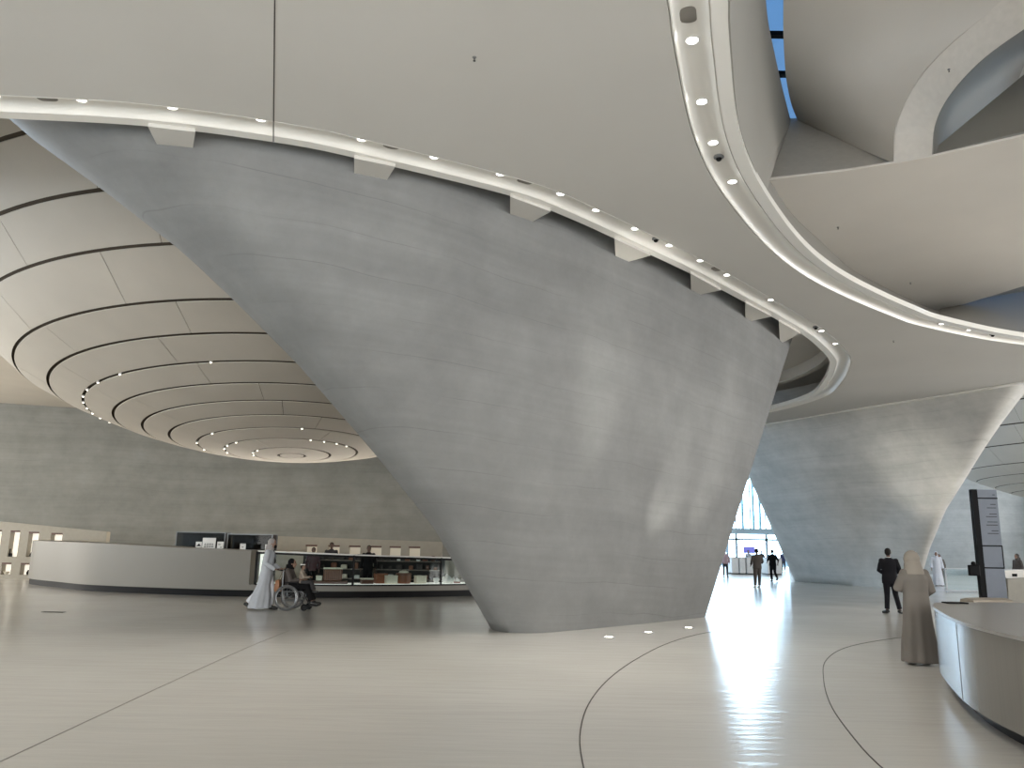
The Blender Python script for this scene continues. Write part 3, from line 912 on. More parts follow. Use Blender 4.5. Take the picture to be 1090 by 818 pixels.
# floor uplights at the foot of the pylons
UP = bpy.data.lights.new('uplight_beam', 'SPOT')
UP.energy, UP.color, UP.spot_size, UP.spot_blend, UP.shadow_soft_size = 1500, (1.0, 0.95, 0.86), R(26), 1.0, 0.05
UP2 = UP.copy(); UP2.spot_size = R(62); UP2.energy = 900
def uplight(px, py, target, label, en=UP):
    p = atz(px, py, 0)
    t = thing('floor_uplight', label, 'floor light', (p.x, p.y, 0.0), group='uplights in the floor')
    m = MB(); m.lathe([(0.001, 0.001), (0.10, 0.001), (0.125, 0.001), (0.125, 0.008), (0.095, 0.012), (0.001, 0.010)], n=24); m.build('bezel', M_STEEL, t)
    m = MB(); m.lathe([(0.001, 0.010), (0.075, 0.010), (0.07, 0.015), (0.001, 0.017)], n=20); m.build('lens', M_LAMPS, t)
    if target:
        l = bpy.data.objects.new('uplight_beam', en); COL.objects.link(l)
        l.location = (0, 0, 0.03); l.parent = t
        d = Vector(target) - Vector((p.x, p.y, 0.03))
        l.rotation_euler = d.to_track_quat('-Z', 'Y').to_euler()
uplight(648, 679, aty(655, 385, 16.6), 'small round uplight in the floor before the pylon, left of three')
uplight(690, 674, aty(742, 425, 20.8), 'small round uplight in the floor before the pylon, middle of three')
uplight(733, 669, aty(790, 430, 22.0), 'small round uplight in the floor before the pylon, right of three')
uplight(975, 634, aty(992, 470, 36.0), 'small floor uplight at the foot of the distant pylon', UP2)
m = MB(); p = atz(57, 652, 0); m.box((p.x, p.y, 0.004), (0.5, 0.14, 0.008)); m.box((p.x, p.y, 0.009), (0.44, 0.03, 0.003))
tag(m.build('floor_vent', M_DARK, smooth=False), 'small dark slot plate in the floor before the left counter', 'floor outlet')

# ================================================================== SHOP COUNTER (left)
cpts = [(-18.75, 33.2), (-18.5, 31.8), (-17.6, 30.3), (-15.6, 28.5), (-13.46, 26.85), (-10.0, 25.75), (-7.57, 25.5), (-4.87, 25.8), (-1.29, 27.9), (1.5, 31)]
cp = resample(spline([(x, y, 0) for x, y in cpts], 10), 0.2)
def ctop(p):   # the counter's top runs down slightly towards the right
    return interp(p.x, [(-19, 1.60), (-17.5, 1.575), (-13.4, 1.54), (-10, 1.44), (-7.5, 1.40), (-4.87, 1.33), (-1.3, 1.26), (3, 1.2)])
def seg(x0, x1):
    return [p for p in cp if x0 <= p.x <= x1]
counter = thing('shop_counter', 'long curved beige shop counter on a black plinth with glass showcase', 'counter', (-10, 25.75, 0))
def cbuild(m, name, material, label=None, **k):
    o = m.build(name, material, label=label, **k)
    o.parent = counter; o.matrix_parent_inverse = Matrix.Translation(-counter.location)
    return o
def strip_solid(path, th, z0f, z1f, inset=0.0):
    f = offset2(path, -inset); b = offset2(path, -(inset + th))
    rr = []
    for i, p in enumerate(path):
        z0 = z0f(p) if callable(z0f) else z0f
        z1 = z1f(p) if callable(z1f) else z1f
        rr.append([Vector((f[i].x, f[i].y, z0)), Vector((f[i].x, f[i].y, z1)), Vector((b[i].x, b[i].y, z1)), Vector((b[i].x, b[i].y, z0))])
    m = MB(); m.rings(rr); return m
XS = -7.85   # where the showcase begins
solid_part = [p for p in cp if p.x <= XS]
# rounded left body, deep top
cbuild(strip_solid(solid_part, 1.5, 0.2, ctop), 'body', M_COUNT, angle=40)
cbuild(strip_solid([p for p in cp if p.x >= XS - 0.2], 1.1, 0.2, 0.37), 'lower_body', M_COUNT)
cbuild(strip_solid(cp, 1.2, 0.0, 0.2, 0.06), 'plinth', M_PLINTH, label='black recessed plinth')
gl = [p for p in cp if p.x >= XS]
cbuild(strip_solid(gl, 1.1, lambda p: ctop(p) - 0.045, ctop), 'top_slab', M_WHITE)
cbuild(strip_solid(gl, 0.9, 0.37, 0.42, 0.03), 'display_shelf', M_LITS)
cbuild(strip_solid(gl, 0.02, 0.37, lambda p: ctop(p) - 0.045, 0.0), 'glass_front', M_GLASS)
cbuild(strip_solid(gl, 0.03, lambda p: ctop(p) - 0.10, lambda p: ctop(p) - 0.035, -0.02), 'upper_rail', M_BLACK)
cbuild(strip_solid(gl, 0.03, 0.36, 0.405, -0.02), 'lower_rail', M_BLACK)
def onfront(px):   # point of the counter front under a photo column
    return min(cp, key=lambda p: abs((ray(px, 610).x) * p.y - p.x))
for px, w in ((273.5, 0.07), (284.5, 0.05), (374.5, 0.06), (469, 0.05)):
    p = onfront(px)
    m = MB(); m.box((p.x, p.y - 0.01, (0.37 + ctop(p)) / 2 - 0.01), (w, 0.06, ctop(p) - 0.40)); cbuild(m, 'post', M_BLACK, smooth=False)
p = onfront(279); m = MB(); m.box((p.x, p.y + 0.12, (0.43 + ctop(p)) / 2 - .03), (0.26, 0.05, ctop(p) - 0.56)); cbuild(m, 'lit_side_panel', M_LIT, label='bright backlit panel at the left end of the showcase', smooth=False)

# back cabinets seen through the glass
for x0, x1, lab in ((-7.3, -4.9, 'dark low shelving unit behind the showcase glass, left one'), (-4.8, -2.3, 'dark low shelving unit behind the showcase glass, right one')):
    t = thing('shelving_unit', lab, 'shelves', ((x0 + x1) / 2, 29.2, 0), group=None)
    w = x1 - x0
    m = MB(); m.box((0, 0.35, 0.62), (w, 0.05, 1.24)); m.box((-w / 2 + .03, 0.1, 0.62), (0.06, 0.5, 1.24)); m.box((w / 2 - .03, 0.1, 0.62), (0.06, 0.5, 1.24)); m.box((0, .1, .03), (w, .5, .06))
    m.build('body', M_DARK, t, smooth=False)
    for z in (0.45, 0.78, 1.08):
        m = MB(); m.box((0, 0.1, z), (w - .12, 0.48, 0.03)); m.build('shelf', mat('shelf_taupe', (0.22, 0.18, 0.15), 0.5), t, smooth=False)
    k = 0
    rnd = random.Random(int(x0 * 10))
    for z in (0.465, 0.795, 1.095):
        xx = -w / 2 + 0.25
        while xx < w / 2 - 0.25:
            ww, hh = rnd.uniform(.10, .22), rnd.uniform(.07, .2)
            g = MB(); g.box((0, 0, hh / 2), (ww, .16, hh)); g.box((0, 0, hh + .008), (ww * .8, .12, .016))
            mm = rnd.choice([M_CREAM, M_LEATH, M_GREYC, M_TAUPE, M_LEATD, M_WHITE])
            o = g.build('boxed_souvenir', mm, bevel=.006)
            o.location = ((x0 + x1) / 2 + xx, 29.2, z)
            cn = {M_CREAM: 'cream', M_LEATH: 'brown', M_GREYC: 'grey', M_TAUPE: 'taupe', M_LEATD: 'dark brown', M_WHITE: 'white'}[mm]
            tag(o, 'small %s boxed souvenir, %s shelf of the %s dark unit behind glass' % (cn, {0.465: 'lowest', 0.795: 'middle', 1.095: 'top'}[z], 'left' if x0 < -6 else 'right'), 'souvenir', 'souvenirs behind the showcase, %s on %s shelf %s' % (cn, {0.465: 'low', 0.795: 'mid', 1.095: 'top'}[z], 'left' if x0 < -6 else 'right'))
            xx += ww + rnd.uniform(.08, .28)

# goods in the showcase
def item_box(name, x0, x1, h, material, label, cat, depth=0.3, z=0.42, lid=None, back=0.35, bev=0.02):
    p0, p1 = onfront(x0), onfront(x1)
    c = (p0 + p1) / 2; c.y += back
    d = p1 - p0; w = max(d.length * 0.96, .06); a = math.atan2(d.y, d.x)
    t = thing(name, label, cat, (c.x, c.y, z), a)
    m = MB(); m.box((0, 0, h / 2), (w, depth, h)); m.build('body', material, t, smooth=False, bevel=min(bev, h / 4))
    if lid:
        m = MB(); m.box((0, 0, h + 0.02), (w * 1.03, depth * 1.05, 0.045)); m.build('lid', lid, t, smooth=False, bevel=0.008)
    return t, w
t, w = item_box('display_plinth', 329, 366, 0.09, M_LEATD, 'low dark brown display plinth under the large leather case', 'display stand', 0.5)
t, w = item_box('leather_case', 344, 361, 0.36, M_LEATH, 'large brown ribbed leather case on a low plinth in the showcase', 'case', 0.3, 0.512, M_CREAM)
m = MB()
for i in range(9):
    m.tube([(-w / 2 + w * (i + .5) / 9, -.152, .02), (-w / 2 + w * (i + .5) / 9, -.152, .34)], .010, 6)
m.build('ribs', M_LEATD, t)
item_box('gift_box', 335, 342.5, 0.11, M_CREAM, 'small cream box left of the large leather case', 'box', 0.2, 0.512, M_CREAM, .3)
item_box('leather_case', 384, 396, 0.14, M_LEATD, 'flat dark brown case with cream top, beside the post in showcase', 'case', 0.25, 0.42, M_CREAM, .25)
item_box('leather_case', 394.5, 407.5, 0.27, M_LEATH, 'plain reddish brown case behind the folded cream box', 'case', 0.3, 0.42, M_LEATH, .55)
item_box('cream_box', 408, 420, 0.22, M_CREAM, 'cream square box left of the round brown drum', 'box', 0.22, 0.42, M_CREAM, .25)
p = onfront(429.5)
t = thing('leather_drum', 'round brown leather drum box with cream cushion lid', 'box', (p.x, p.y + .4, .42))
m = MB(); m.lathe([(0.001, 0), (.22, 0), (.235, .06), (.25, .30), (.245, .33), (.001, .335)], n=28); m.build('body', M_LEATH, t)
m = MB(); m.lathe([(0.001, .33), (.16, .34), (.15, .385), (.06, .41), (.001, .412)], n=24); m.build('lid', M_CREAM, t)
m = MB(); m.lathe([(.249, .27), (.262, .275), (.262, .295), (.249, .30)], n=28); m.build('band', M_LEATD, t)
item_box('cream_box', 442, 451, 0.21, M_CREAM, 'cream upright box right of the round brown drum', 'box', 0.2, 0.42, M_CREAM, .4)
# tea set
p = onfront(473)
t = thing('teapot', 'white rounded teapot at the right end of the showcase', 'teapot', (p.x, p.y + .3, .42))
m = MB(); m.lathe([(0.001, 0), (.09, 0), (.15, .06), (.165, .13), (.13, .21), (.06, .25), (.001, .25)], n=24); m.build('body', M_WHITE, t)
m = MB(); m.tube([(.13, 0, .10), (.20, 0, .15), (.24, 0, .22)], [.03, .022, .015], 8); m.build('spout', M_WHITE, t)
m = MB(); m.tube([(-.13, 0, .19), (-.22, 0, .18), (-.23, 0, .10), (-.14, 0, .06)], .014, 8); m.build('handle', M_WHITE, t)
m = MB(); m.lathe([(.06, .248), (.05, .27), (.015, .28), (.02, .30), (.001, .31)], n=16); m.build('lid', M_WHITE, t)
for px, rr, lb in ((466.5, .10, 'white round bowl left of the teapot'), (479.5, .09, 'white deep bowl right of the teapot')):
    p = onfront(px); m = MB(); m.lathe([(.001, 0), (rr * .5, 0), (rr, .10), (rr * 1.05, .17), (rr * .98, .17), (rr * .9, .11), (.001, .03)], n=22)
    o = m.build('bowl', M_WHITE); o.location = (p.x, p.y + .26, .42); tag(o, lb, 'bowl')
p = onfront(487)
t = thing('covered_dish', 'small brown dish with a white domed cover at the showcase end', 'dish', (p.x, p.y + .3, .42))
m = MB(); m.lathe([(.001, 0), (.10, 0), (.14, .05), (.001, .055)], n=22); m.build('dish', M_LEATH, t)
m = MB(); m.lathe([(.11, .055), (.10, .10), (.04, .14), (.012, .145), (.018, .165), (.001, .17)], n=22); m.build('cover', M_WHITE, t)

# glass display cabinet standing behind the counter with small signs
def cabinet(x0, x1, y, ztop, label):
    w = x1 - x0
    t = thing('display_cabinet', label, 'display cabinet', ((x0 + x1) / 2, y, 0))
    m = MB(); m.box((0, 0, .55), (w, .6, 1.1)); m.build('base', M_DARK, t, smooth=False)
    m = MB(); m.box((0, .27, (1.1 + ztop) / 2), (w - .06, .03, ztop - 1.1)); m.build('back_panel', mat('cabinet_brown_grey', (0.07, 0.055, 0.05), 0.5), t, smooth=False)
    m = MB()
    for sx in (-1, 1):
        for sy in (-1, 1):
            m.box((sx * (w / 2 - .015), sy * .285, (1.1 + ztop) / 2), (.03, .03, ztop - 1.1))
    for sy in (-1, 1):
        m.box((0, sy * .285, ztop), (w, .035, .035))
    m.build('frame', M_GREYM, t, smooth=False)
    m = MB(); m.box((0, -.275, (1.1 + ztop) / 2), (w - .06, .008, ztop - 1.13)); m.build('glass', M_GLASSD, t, smooth=False)
    m = MB(); m.box((0, -.05, 1.32), (w - .1, .4, .015)); m.build('shelf', M_DARK, t, smooth=False)
cabinet(-11.35, -9.66, 28.0, 1.96, 'glass fronted display cabinet behind the counter, left one with three white cards in front')
cabinet(-9.6, -8.05, 28.0, 1.92, 'glass fronted display cabinet behind the counter, right one near the robed man')
def sign_card(px, py0, py1, wpx, label, marks, rot=0):
    y = 26.9 + 0.0
    a, b = aty(px - wpx / 2, py1, y), aty(px + wpx / 2, py0, y)
    w, h = b.x - a.x, b.z - a.z
    z0 = min(ctop(Vector((a.x, 26, 0))), a.z)
    h = b.z - z0
    t = thing('sign_card', label, 'sign', ((a.x + b.x) / 2, y, z0))
    m = MB(); m.box((0, 0, h / 2), (w, .02, h)); m.build('card', M_LIT if False else M_WHITE, t, smooth=False)
    m = MB()
    for kind, x, z, s_ in marks:
        if kind == 'tri':
            m.add([Vector((x - s_, -.012, z)), Vector((x + s_, -.012, z)), Vector((x + s_ * .2, -.012, z + s_ * 1.1)), Vector((x - s_, -.016, z)), Vector((x + s_, -.016, z)), Vector((x + s_ * .2, -.016, z + s_ * 1.1))], [(0, 1, 2), (5, 4, 3), (0, 3, 4, 1), (1, 4, 5, 2), (2, 5, 3, 0)])
        else:
            m.box((x, -.013, z), (s_, .004, .022))
    m.build('print', M_BLACK, t, smooth=False)
sign_card(211.5, 577, 585, 7, 'white card with a black peaked mark, left of the three on the counter', [('tri', 0, .10, .08)])
sign_card(222.5, 573, 585, 15, 'taller white card with rows of small dark lettering on counter', [('bar', -.12 + .08 * (i % 4), .18 - .05 * (i // 4), .05 + .01 * (i % 3)) for i in range(12)])
sign_card(234.5, 577, 585.5, 7.5, 'plain white card right of the lettered card', [('bar', -.03, .17, .08), ('bar', .03, .08, .05)])
sign_card(258.5, 579, 586, 6.5, 'small white card alone between the two cabinets', [('bar', 0, .10, .06)])
sign_card(285, 580, 586, 6, 'small white card with a dark square mark near the robed man', [('bar', 0, .10, .07), ('bar', 0, .12, .07), ('bar', 0, .08, .07), ('bar', 0, .14, .05)])

# panelled shelf walls with lit niches
def niche_wall(name, label, x0, x1, y, h, th, niches, rot=0.0, h2=None):
    """niches: (xa, xb, za, zb) in local x; wall is assembled of blocks around them."""
    t = thing(name, label, 'shelf wall', (x0, y, 0), rot)
    L_ = x1 - x0
    xs = sorted(set([0, L_] + [v for n_ in niches for v in n_[:2]]))
    h2 = h if h2 is None else h2
    top = lambda x: h + (h2 - h) * x / L_
    m = MB()
    for a, b in zip(xs, xs[1:]):
        mid = (a + b) / 2
        ns = sorted([n_ for n_ in niches if n_[0] <= mid <= n_[1]], key=lambda n_: n_[2])
        z = 0.0
        for n_ in ns:
            m.box(((a + b) / 2, 0, (z + n_[2]) / 2), (b - a, th, n_[2] - z)); z = n_[3]
        m.poly_slab([Vector((a, -th / 2, z)), Vector((b, -th / 2, z)), Vector((b, th / 2, z)), Vector((a, th / 2, z))], [Vector((a, -th / 2, top(a))), Vector((b, -th / 2, top(b))), Vector((b, th / 2, top(b))), Vector((a, th / 2, top(a)))])
    m.build('panel', M_SHELFW, t, smooth=False)
    for a, b, za, zb in niches:
        m = MB(); m.box(((a + b) / 2, th / 2 + .02, (za + zb) / 2), (b - a, .03, zb - za)); n1 = m.build('niche', M_NICHE if x0 > -15 else M_LIT, t, smooth=False)
        m = MB(); m.box(((a + b) / 2, -th / 2 + .06, zb - .035), (b - a, .14, .07)); m.build('niche_hood', M_LEATD, n1, smooth=False)
    return t
nn = []
xw0 = aty(226, 575, 33).x
for px in (326, 350, 372, 394.5, 415, 435.5):
    a = aty(px, 585, 33).x - xw0
    nn.append((a, a + .46, 1.12, 1.60))
niche_wall('niche_wall', 'long beige shelf wall with six lit niches behind the showcase', xw0, aty(471, 578, 33).x, 33.0, 1.97, .24, nn, h2=1.80)
xl0 = aty(-25, 575, 34).x
def lx(px): return aty(px, 590, 34).x - xl0
niche_wall('niche_wall', 'beige shelf wall with tall lit niches at the far left edge', xl0, aty(116, 565, 34).x, 34.0, 2.40, .3,
           [(lx(-8), lx(1), 1.0, 1.98), (lx(-8), lx(1), .1, .62), (lx(10.5), lx(20.5), .90, 1.97), (lx(6), lx(16), .18, .66), (lx(30), lx(41), .90, 1.93), (lx(26), lx(38), .18, .66), (lx(54), lx(66), .9, 1.90)], h2=1.98)
def small_good(px, y, z, kind, label):
    x = aty(px, 590, y).x
    if kind == 'stack':
        m = MB(); m.box((0, 0, .07), (.2, .12, .14)); m.box((-.03, 0, .22), (.09, .09, .2)); mm = M_BLACK
    elif kind == 'bowl':
        m = MB(); m.lathe([(.001, 0), (.06, 0), (.14, .12), (.12, .12), (.05, .03), (.001, .03)], n=18); mm = M_CREAM
    else:
        m = MB(); m.lathe([(.001, 0), (.06, 0), (.09, .08), (.05, .17), (.04, .2), (.001, .2)], n=18); mm = M_BLACK
    o = m.build('ornament', mm, bevel=None); o.location = (x, y, z)
    tag(o, label, 'ornament')
small_good(10, 33.98, .90, 'stack', 'black stepped ornament in the tall lit niche at far left')
small_good(9.5, 33.98, .18, 'bowl', 'cream bowl in the low lit niche at far left')
small_good(33, 33.98, .18, 'vase', 'small black vase in the low niche beside the counter end')
small_good(34, 33.98, .90, 'vase', 'small black vase in the tall niche beside the counter end')
small_good(355, 33.0, 1.12, 'vase', 'small black vase in the second lit niche behind the showcase')
small_good(399, 33.0, 1.12, 'bowl', 'cream bowl in the fourth lit niche behind the showcase')

# ================================================================== RIGHT: WELCOME DESK
ZT, ZB = 0.97, 0.14
dpts = [atz(*p, ZT) for p in [(1140, 690), (1090, 681.5), (1055, 674), (1023, 664), (1001, 651.5), (993.5, 645)]]
dp = [Vector((4.35, 4.6, 0)), Vector((4.30, 5.9, 0)), Vector((4.39, 7.1, 0)), Vector((4.67, 8.45, 0)), Vector((5.25, 10.0, 0)), Vector((5.83, 11.3, 0))] + [Vector((6.3, 11.9, 0)), Vector((7.2, 12.15, 0)), Vector((9.5, 12.15, 0)), Vector((13.5, 11.4, 0))]
dfr = spline(dp, 8)
inner = [Vector((13.3, 9.2, 0)), Vector((9.5, 10.2, 0)), Vector((7.6, 9.6, 0)), Vector((6.7, 8.0, 0)), Vector((6.4, 5.2, 0))]
loop = dfr + spline(inner, 6)
desk = thing('welcome_desk', 'large curved welcome desk with grey sides and black recessed base at lower right', 'desk', (5.6, 10.4, 0))
def dbuild(m, name, material, **k):
    o = m.build(name, material, **k); o.parent = desk; o.matrix_parent_inverse = Matrix.Translation(-desk.location); return o
m = MB(); m.prism([(p.x, p.y) for p in loop], ZB, ZT - 0.03); dbuild(m, 'body', M_DESK, angle=30)
m = MB(); m.prism([(p.x, p.y) for p in offset2(dfr, -0.012)] + [(p.x, p.y) for p in spline(inner, 6)], ZT - 0.03, ZT); dbuild(m, 'top', M_DESKT, angle=30)
m = MB(); m.prism([(p.x, p.y) for p in offset2(dfr, 0.14)] + [(p.x, p.y) for p in spline(inner, 6)], 0.0, ZB); dbuild(m, 'plinth', M_PLINTH, angle=30, label='black recessed base')
# signed check: plinth must be inside the body
pj = resample([v.copy() for v in dfr], 0.2)
k = min(range(len(pj)), key=lambda i: (pj[i] - Vector((4.85, 8.9, 0))).length)
m = MB(); m.box((pj[k].x, pj[k].y, (ZB + ZT) / 2), (.008, .008, ZT - ZB)); dbuild(m, 'panel_joint', M_STEEL, smooth=False)
m = MB(); m.box((0, 0, .010), (.28, .20, .02)); o = m.build('tablet', M_BLACK, bevel=.004); p = atz(998, 641.8, ZT); o.location = (6.35, 11.72, ZT)
tag(o, 'flat black tablet lying on the desk corner beside the robed woman', 'tablet')

# curved beige bench beyond the desk
t = thing('curved_bench', 'low beige rounded bench end showing just behind the desk', 'bench', (9.9, 17.2, 0))
m = MB(); bp = spline([(-.42, -.16, 0), (-.2, -.04, 0), (.05, .05, 0), (.3, .06, 0), (.5, .02, 0)], 6)
rr = []
for q in bp:
    rr.append([q + Vector((0, y, z)) for y, z in ((-.28, .05), (-.30, .62), (-.24, .74), (0, .78), (.24, .74), (.30, .62), (.28, .05))])
m.rings(rr); m.build('cushion', M_BEIGEB, t, angle=50)
m = MB(); m.rings([[q + Vector((0, y, z)) for y, z in ((-.24, 0), (-.24, .05), (.24, .05), (.24, 0))] for q in bp]); m.build('base', M_DARK, t, smooth=False)

# wayfinding totem
c = atz(1048, 660, 0)
dist = 18.6
x0 = aty(1047, 640, dist).x
t = thing('wayfinding_totem', 'tall blue grey wayfinding totem with black edge behind the desk', 'sign', (x0 + .24, dist, 0), R(-4))
HT = 3.14
m = MB(); m.box((.05, .02, HT / 2), (.46, .10, HT)); m.build('panel', M_TOTEM, t, smooth=False)
m = MB(); m.box((-.235, -.01, HT / 2), (.12, .14, HT)); m.build('side_post', M_BLACK, t, smooth=False)
for z in (2.94, 1.86, 1.37, .55):
    m = MB(); m.box((.03, -.035, z), (.50, .02, .028)); m.build('divider', M_BLACK, t, smooth=False)
m = MB(); m.box((.275, -.035, 1.61), (.015, .02, .49)); m.build('edge_strip', M_BLACK, t, smooth=False)
m = MB()
for z, w_ in ((2.80, .12), (2.72, .20), (2.58, .16), (2.52, .24), (2.40, .22), (2.33, .25), (2.20, .15), (2.14, .24), (3.02, .05)):
    m.box((.25 - w_ / 2 - .02, -.033, z), (w_, .008, .018))
m.build('lettering', M_TOTEMT, t, smooth=False)
t2 = thing('tablet_holder', 'black handheld scanner holder fixed to the left side of totem', 'scanner', (x0 - .10, dist - .05, 1.36))
m = MB(); m.box((-.08, 0, -.05), (.24, .10, .24)); m.build('device', M_BLACK, t2, smooth=False, bevel=.02)
m = MB(); m.box((.02, 0, .08), (.28, .05, .04)); m.build('arm', M_BLACK, t2, smooth=False)
m = MB(); m.ellipsoid((-.08, 0, .10), (.05, .05, .05)); m.build('knob', M_BLACK, t2)

# glass balustrade beyond
t = thing('glass_balustrade', 'glass balustrade with thin steel posts behind the totem', 'railing', (aty(1003, 600, 36.5).x + 1.4, 36.5, 0))
y0 = 36.5
m = MB(); m.box((3.4, 0, 1.04), (9.6, .035, .03)); m.build('handrail', M_STEEL, t, smooth=False)
m = MB(); m.box((3.4, 0, .10), (9.6, .05, .04)); m.build('bottom_rail', M_STEEL, t, smooth=False)
m = MB(); m.box((3.4, 0, .57), (9.6, .012, .90)); m.build('glass', M_GLASS, t, smooth=False)
for xx in (-1.3, 1.1, 3.5, 5.9, 8.1):
    m = MB(); m.box((xx, 0, .52), (.05, .06, 1.04)); m.build('post', M_STEEL, t, smooth=False)
# slanted glass fin and stone pedestal with screen
t = thing('information_pedestal', 'grey stone pedestal with small angled screen at the right edge', 'pedestal', (aty(1076, 620, 21).x + .1, 21.0, 0))
m = MB(); m.poly_slab([Vector(v) for v in ((-.42, -.3, 0), (.6, -.3, 0), (.6, .3, 0), (-.42, .3, 0))], [Vector(v) for v in ((-.36, -.3, 1.08), (.6, -.3, 1.15), (.6, .3, 1.15), (-.36, .3, 1.08))]); m.build('body', M_SAGE, t, smooth=False)
m = MB(); m.poly_slab([Vector(v) for v in ((-.40, -.34, 1.09), (.62, -.34, 1.16), (.62, .2, 1.30), (-.40, .2, 1.23))], [Vector(v) for v in ((-.40, -.34, 1.11), (.62, -.34, 1.18), (.62, .2, 1.32), (-.40, .2, 1.25))]); m.build('screen_plate', M_WHITE, t, smooth=False)
m = MB(); m.box((-.20, -.35, 1.17), (.12, .02, .07)); m.build('screen_mark', M_BLACK, t, smooth=False)
m = MB(); m.box((-.50, -.1, .6), (.03, .10, 1.2)); m.build('side_bar', M_BLACK, t, smooth=False)

# ================================================================== ENTRANCE GATES
gx = [(776, 783), (784.5, 790.5), (792, 798.5), (800, 806), (814, 821), (822.5, 829)]
for i, (a, b) in enumerate(gx):
    A_, B_ = aty(a, 610, 60), aty(b, 610, 60)
    w = B_.x - A_.x
    t = thing('ticket_gate', 'pale grey ticket gate cabinet by the bright entrance, %s of the row' % ['leftmost', 'second from left', 'third from left', 'fourth from left', 'second from right', 'rightmost'][i], 'gate', ((A_.x + B_.x) / 2, 60, 0), group='ticket gates at the entrance')
    m = MB(); m.box((0, 0, .62), (w, 1.6, 1.1)); m.build('cabinet', M_WHITE, t, smooth=False, bevel=.03)
    m = MB(); m.box((0, 0, .04), (w * .9, 1.5, .08)); m.build('foot', M_DARK, t, smooth=False)
    m = MB(); m.box((0, 0, 1.19), (w * 1.02, 1.62, .04)); m.build('top_plate', M_STEEL, t, smooth=False)
t = thing('wall_screen', 'blue lit screen on a stand beyond the ticket gates', 'screen', (aty(797.5, 590, 70).x, 70, 0))
m = MB(); m.box((0, 0, 1.75), (.98, .06, .56)); m.build('frame', M_DARK, t, smooth=False)
m = MB(); m.box((0, -.035, 1.75), (.92, .012, .50)); m.build('display', M_SCREEN, t, smooth=False)
m = MB(); m.box((0, .03, .74), (.08, .05, 1.46)); m.box((0, .03, .02), (.5, .4, .04)); m.build('stand', M_GREYM, t, smooth=False)
